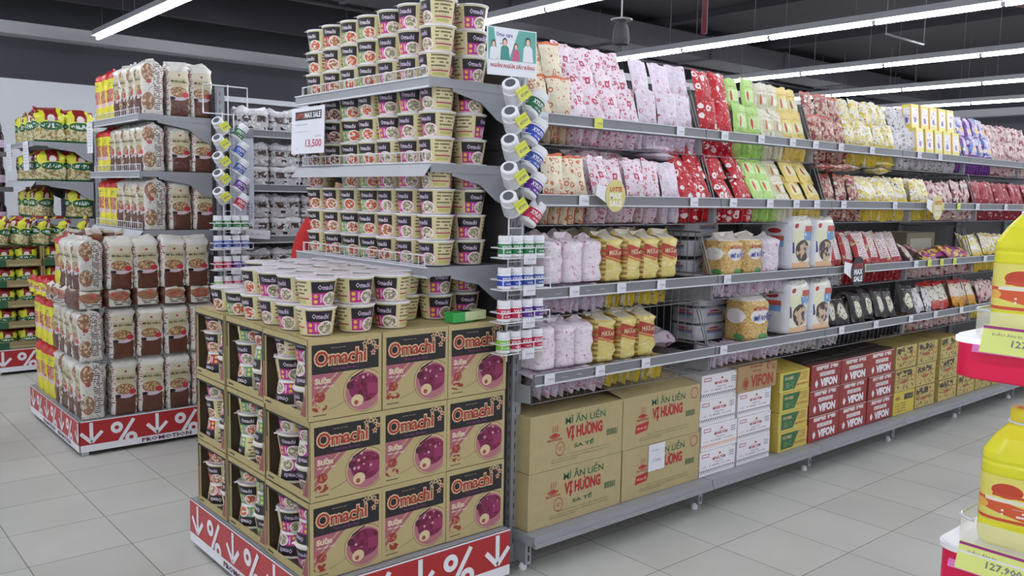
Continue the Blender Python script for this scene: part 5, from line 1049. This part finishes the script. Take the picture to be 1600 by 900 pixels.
# wall shelf of dark bottles at the far left
o = empty('wall_shelf', (1.0, 9.15, 0), 'dark shelf unit with bottles beyond the yellow bag display', 'shelf')
m_ = MB()
for z in (1.18, 1.52, 1.84): m_.box(0, 0, z-.03, .72, .4, z, 0); m_.box(0, -.01, z-.045, .72, 0, z, 1)
m_.build('shelf_boards', [GREY, RAIL], o); m_ = MB(); m_.box(0, .4, 0, .72, .43, 2.1, 0); m_.build('back_board', [GREYD], o)
m_ = MB(); m_.lathe([(.03, 0), (.034, .01), (.034, .15), (.014, .20), (.012, .24)], 14, 0); m_.lathe([(.0345, .04), (.0345, .11)], 14, 1, capb=False, capt=False)
bo = link('sauce_bottle', m_.mesh('sauce_bottle', [mat('dark_bottle', (40, 24, 30), .2), mat('lilac_label', (206, 180, 206), .5)])); m_ = MB(); m_.lathe([(.014, .24), (.014, .262)], 12, 0); m_.build('cap', [mat('dark_red_cap', (80, 30, 36), .4)], bo); SB = Proto(bo)
for r, z in enumerate((1.18, 1.52, 1.84)):
    for k in range(7): SB.put((1.10+.09*k, 9.22, z), None, 'dark sauce bottle with lilac label, %s shelf, %s from the near end' % (('lower', 'middle', 'upper')[r], ORD[6-k]), 'bottle', 'dark sauce bottles on the far shelf')
# ================================================================ PERSON behind the cup noodle shelves
def skin_mesh(name, J, E_, m, parent=None, lvl=2):
    me = bpy.data.meshes.new(name); me.from_pydata([j[:3] for j in J], E_, []); o = link(name, me, parent)
    sk = o.modifiers.new('skin', 'SKIN'); sk.use_smooth_shade = True
    for i, j in enumerate(J):
        v = me.skin_vertices[0].data[i]; v.radius = (j[3], j[4] if len(j) > 4 else j[3]); v.use_root = (i == 0)
    sb = o.modifiers.new('sub', 'SUBSURF'); sb.levels = lvl; sb.render_levels = lvl; me.materials.append(m); return o
PX, PY = 2.47, 4.42
pr = empty('person', (PX, PY, 0), 'person in a red shirt and dark trousers in the aisle behind the cup noodle shelves', 'person'); pr.rotation_euler = (0, 0, 0)
SK = mat('skin', (196, 150, 124), .55); HAIRM = mat('dark_hair', (34, 26, 26), .6, noise=.2, nscale=60); SHIRT = mat('red_shirt', (190, 34, 34), .8, noise=.06, nscale=30); TRS = mat('dark_trousers', (40, 42, 52), .8)
J = [(0, 0, .92, .13, .10), (0, 0, 1.12, .13, .09), (0, 0, 1.30, .16, .10), (0, -.01, 1.40, .06, .055), (0, -.01, 1.46, .048, .05), (0, -.012, 1.53, .068, .085), (0, -.008, 1.60, .080, .100), (0, -.005, 1.655, .070, .085)]
E_ = [(0, 1), (1, 2), (2, 3), (3, 4), (4, 5), (5, 6), (6, 7)]
for s in (-1, 1):
    b0 = len(J); J += [(s*.17, 0, 1.35, .05), (s*.22, .01, 1.20, .044), (s*.24, 0, 1.08, .036), (s*.25, -.05, .95, .03), (s*.255, -.09, .84, .022), (s*.255, -.11, .79, .03, .014), (s*.255, -.125, .745, .028, .013)]
    E_ += [(2, b0)]+[(b0+k, b0+k+1) for k in range(6)]
    for q, (dy, ln) in enumerate(((-.028, .062), (-.009, .072), (.010, .068), (.027, .054))):
        c = len(J); J += [(s*.255, -.128+dy, .725, .0085), (s*.252, -.135+dy, .725-ln*.5, .008), (s*.243, -.137+dy, .725-ln, .007)]; E_ += [(b0+6, c), (c, c+1), (c+1, c+2)]
    c = len(J); J += [(s*.245, -.150, .775, .010), (s*.235, -.172, .750, .009), (s*.232, -.180, .728, .008)]; E_ += [(b0+5, c), (c, c+1), (c+1, c+2)]
    l0 = len(J); J += [(s*.09, 0, .86, .09), (s*.10, 0, .48, .055), (s*.10, .02, .10, .04), (s*.10, -.01, .05, .04, .03), (s*.10, -.13, .035, .035, .022)]; E_ += [(0, l0), (l0, l0+1), (l0+1, l0+2), (l0+2, l0+3), (l0+3, l0+4)]
skin_mesh('body', J, E_, SK, pr)
J = [(0, 0, .78, .19, .155), (0, 0, .92, .185, .15), (0, 0, 1.08, .17, .13), (0, 0, 1.26, .19, .13), (0, 0, 1.355, .13, .10), (0, -.005, 1.405, .07, .07)]; E_ = [(0, 1), (1, 2), (2, 3), (3, 4), (4, 5)]
for s in (-1, 1): b0 = len(J); J += [(s*.165, 0, 1.335, .07), (s*.222, .01, 1.20, .066), (s*.24, .0, 1.09, .062)]; E_ += [(3, b0), (b0, b0+1), (b0+1, b0+2)]
skin_mesh('shirt', J, E_, SHIRT, pr)
J = [(0, 0, .90, .14, .11)]; E_ = []
for s in (-1, 1): b0 = len(J); J += [(s*.09, 0, .84, .105), (s*.10, 0, .48, .075), (s*.10, .02, .10, .06)]; E_ += [(0, b0), (b0, b0+1), (b0+1, b0+2)]
skin_mesh('trousers', J, E_, TRS, pr)
m_ = MB(); vs = []; na, nb = 28, 16
for j in range(nb+1):
    t = pi*j/nb
    for k in range(na):
        a = 2*pi*k/na; vs.append((.090*math.sin(t)*math.cos(a), .012+.112*math.sin(t)*math.sin(a)+.003*math.sin(9*a), 1.605+.112*math.cos(t)*(1 if t < pi/2 else 1.15)))
fs = []
for j in range(nb):
    for k in range(na):
        q = (j*na+k, (j+1)*na+k, (j+1)*na+(k+1) % na, j*na+(k+1) % na); cx = sum(vs[i_][0] for i_ in q)/4; cy = sum(vs[i_][1] for i_ in q)/4; cz = sum(vs[i_][2] for i_ in q)/4
        if (cy < -.035 and cz < 1.645) or (cy < .0 and cz < 1.575) or cz < 1.50: continue
        fs.append(q)
m_.add(vs, fs, 0, None, True); hr = m_.build('hair', [HAIRM], pr); so = hr.modifiers.new('thick', 'SOLIDIFY'); so.thickness = .02
for s_ in (-1, 1):
    m_ = MB(); m_.lathe([(.002, -.028), (.010, -.02), (.014, 0), (.012, .02), (.002, .028)], 10, 0, cx=s_*.079, cy=.0, z=1.575); m_.build('ear', [SK], pr)
m_ = MB(); m_.ell(-.03, 1.60, .013, .006, plane_fn((0, -.106, 0), (1, 0, 0), (0, 0, 1), (0, -1, 0)), 1, .001, 10); m_.ell(.03, 1.60, .013, .006, plane_fn((0, -.106, 0), (1, 0, 0), (0, 0, 1), (0, -1, 0)), 1, .001, 10)
m_.add([(-.012, -.10, 1.57), (.012, -.10, 1.57), (0, -.10, 1.60), (0, -.122, 1.572)], [(0, 1, 3), (1, 2, 3), (2, 0, 3)], 0); m_.ell(0, 1.545, .022, .006, plane_fn((0, -.104, 0), (1, 0, 0), (0, 0, 1), (0, -1, 0)), 2, .001, 12)
m_.build('face', [SK, BLACK, mat('lips', (170, 90, 84), .5)], pr)

# ================================================================ OIL BOTTLE DISPLAY, right foreground
OIL = bpy.data.materials.new('cooking_oil'); OIL.use_nodes = True; b = OIL.node_tree.nodes['Principled BSDF']
b.inputs['Base Color'].default_value = rgb((246, 242, 70)); b.inputs['Roughness'].default_value = .12; b.inputs['Transmission Weight'].default_value = .22; b.inputs['IOR'].default_value = 1.2; b.inputs['Subsurface Weight'].default_value = .0
LAB = pmat('oil_label_print', (226, 216, 110), [((214, 92, 50), ('h', .5, 1, .34), ('not', ('h', .5, 1, .62)), ('r', 0, .1, 1, .5)), ((196, 70, 44), ('e', .34, .70, .13, .16)), ((232, 226, 210), ('r', .16, .44, .56, .52)), ((206, 80, 50), ('r', .22, .56, .48, .62)), ((232, 180, 90), ('e', .12, .34, .07, .1)), ((206, 84, 44), ('r', 0, .02, 1, .09)), ((232, 230, 228), ('lines', 12, 9, .5), ('r', .3, .14, .7, .34)), ((226, 228, 232), ('r', .62, .12, .98, .92)), ((190, 180, 190), ('lines', 16, 7, .5), ('r', .66, .2, .94, .8))], rough=.3)
YC = mat('yellow_cap', (240, 226, 60), .35)
def oil_bottle(loc, rz, lab):
    o = empty('oil_bottle', loc, lab, 'oil bottle', 'large cooking oil bottles', rz)
    m = MB(); m.lathe([(.90, 0), (.97, .008), (1., .02), (1., .055), (.985, .06), (.985, .155), (1., .162), (1., .178), (.97, .184), (1., .192), (.98, .205), (.72, .236), (.42, .262), (.30, .270), (.27, .278)], 40, 0, sq=(.079, .072, 3.2)); m.build('bottle_body', [OIL], o)
    m = MB(); m.lathe([(1.003, .058), (1.003, .158)], 40, 0, uvw=2, sq=(.0792, .0722, 3.2), capb=False, capt=False, a0=-pi/2-2.75); m.build('label_sleeve', [LAB], o)
    m = MB(); m.lathe([(.030, .262), (.031, .266), (.031, .270)], 24, 0); m.build('neck_ring', [WHITE], o)
    m = MB(); m.lathe([(.0265, .270), (.0275, .272), (.0275, .296), (.025, .30)], 24, 0)
    for k in range(24): a = 2*pi*k/24; m.box(.0272*math.cos(a)-.0008, .0272*math.sin(a)-.0008, .274, .0272*math.cos(a)+.0008, .0272*math.sin(a)+.0008, .294, 0)
    m.build('cap', [YC], o)
    m = MB(); m.tube([(.0, -.03, .262), (.0, -.055, .26), (.0, -.07, .245)], .006, 8); m.build('carry_loop', [YC], o)
    return o
MAG = mat('magenta_red_plastic', (226, 12, 76), .35); CLR = bpy.data.materials.new('clear_acrylic'); CLR.use_nodes = True; b = CLR.node_tree.nodes['Principled BSDF']
b.inputs['Base Color'].default_value = (1, 1, 1, 1); b.inputs['Roughness'].default_value = .05; b.inputs['Alpha'].default_value = .22; b.inputs['Specular IOR Level'].default_value = .8
LED = mat('lit_shelf_edge', (235, 225, 255), .3, emit=(226, 214, 255), es=.7)
def rrect(x0, y0, x1, y1, r, n=7):
    P_ = []
    for cx, cy, a in ((x1-r, y1-r, 0), (x0+r, y1-r, pi/2), (x0+r, y0+r, pi), (x1-r, y0+r, 1.5*pi)):
        for k in range(n+1): t = a+pi/2*k/n; P_.append((cx+r*math.cos(t), cy+r*math.sin(t)))
    return P_
def ring(m, P_, z0, z1, mi, cap=True, inner=None):
    n = len(P_); vs = [(p[0], p[1], z0) for p in P_]+[(p[0], p[1], z1) for p in P_]
    m.add(vs, [(k, (k+1) % n, n+(k+1) % n, n+k) for k in range(n)], mi, None, True)
    if cap: m.add(vs[:n], [tuple(range(n))[::-1]], mi); m.add(vs[n:], [tuple(range(n))], mi)
def tray(x0, y0, x1, y1, z, h, lab, led):
    o = empty('oil_display_tray', (0, 0, 0), lab, 'display tray', 'trays of the oil display')
    m = MB(); P_ = rrect(x0, y0, x1, y1, .05); ring(m, rrect(x0+.006, y0+.006, x1-.006, y1-.006, .045), z-h, z-.014, 0); ring(m, rrect(x0+.016, y0+.016, x1-.016, y1-.016, .04), z-h-.004, z-h, 0); m.build('red_skirt', [MAG], o)
    m = MB(); ring(m, P_, z-.014, z-.004, 0); m.build('white_rim', [LED if led else WHITE], o)
    m = MB(); ring(m, rrect(x0+.004, y0+.004, x1-.004, y1-.004, .048), z-.004, z, 0); m.build('tray_top', [WHITE], o)
    m = MB(); P2 = rrect(x0+.035, y0+.03, x1-.03, y1-.03, .04); ring(m, P2, z, z+.055, 0, False); ring(m, [(p[0]+.002, p[1]) for p in P2], z, z+.055, 0, False); m.build('acrylic_fence', [CLR], o)
    m = MB(); m.tube([(p[0], p[1], z+.056) for p in P2[:16]], .003, 5); m.build('fence_rim', [mat('acrylic_edge', (206, 212, 214), .15)], o)
    return o
tray(1.945, -.30, 2.50, .800, 1.240, .088, 'upper red tray with glowing pale rim holding an oil bottle', True)
tray(1.915, -.30, 2.50, .790, .785, .10, 'lower red tray with white top holding an oil bottle', False)
oil_bottle((2.075, .685, 1.2405), .15, 'large yellow cooking oil bottle on the upper red tray'); oil_bottle((2.058, .672, .7855), .15, 'large yellow cooking oil bottle on the lower red tray, yellow cap in view')
oil_bottle((2.11, .40, 1.2405), .3, 'large yellow cooking oil bottle beyond the frame on the upper tray'); oil_bottle((2.07, .40, .7855), .3, 'large yellow cooking oil bottle beyond the frame on the lower tray')
for k, (x, y, z, lb) in enumerate(((1.938, .655, 1.222, 'yellow price label with violet stripe on the rim of the upper red tray'), (1.909, .66, .752, 'yellow price label with violet stripe on the rim of the lower red tray'))):
    m_ = MB(); m_.box(-.003, -.075, -.01, -.001, .075, .05, 0); m_.box(-.0036, -.075, .042, -.003, .075, .048, 1); f = FX(-.0032, .075, 0); m_.text('127,900', f, .06, .004, .13, .022, 2, .02, .0008, 1); m_.text('DẦU ĂN 5L', f, .02, .028, .08, .036, 2, .0, .0008, 1); m_.box(-.001, -.09, -.012, 0, .09, .005, 3)
    o = m_.build('price_label', [mat('label_lime', (222, 230, 130), .5), mat('violet_print', (150, 40, 120), .5), GRAYT, mat('pink_clip', (220, 120, 190), .4)], None, (x, y, z), (0, .35, 0)); tag(o, lb, 'price label')
o = empty('display_stand', (2.505, .2, 0), 'grey upright carrying the red oil trays', 'display stand')
m_ = MB(); m_.box(0, 0, 0, .06, .08, 2.0, 0); m_.box(-.1, -.3, 0, .3, .4, .03, 0); m_.build('stand_post', [GREY], o)
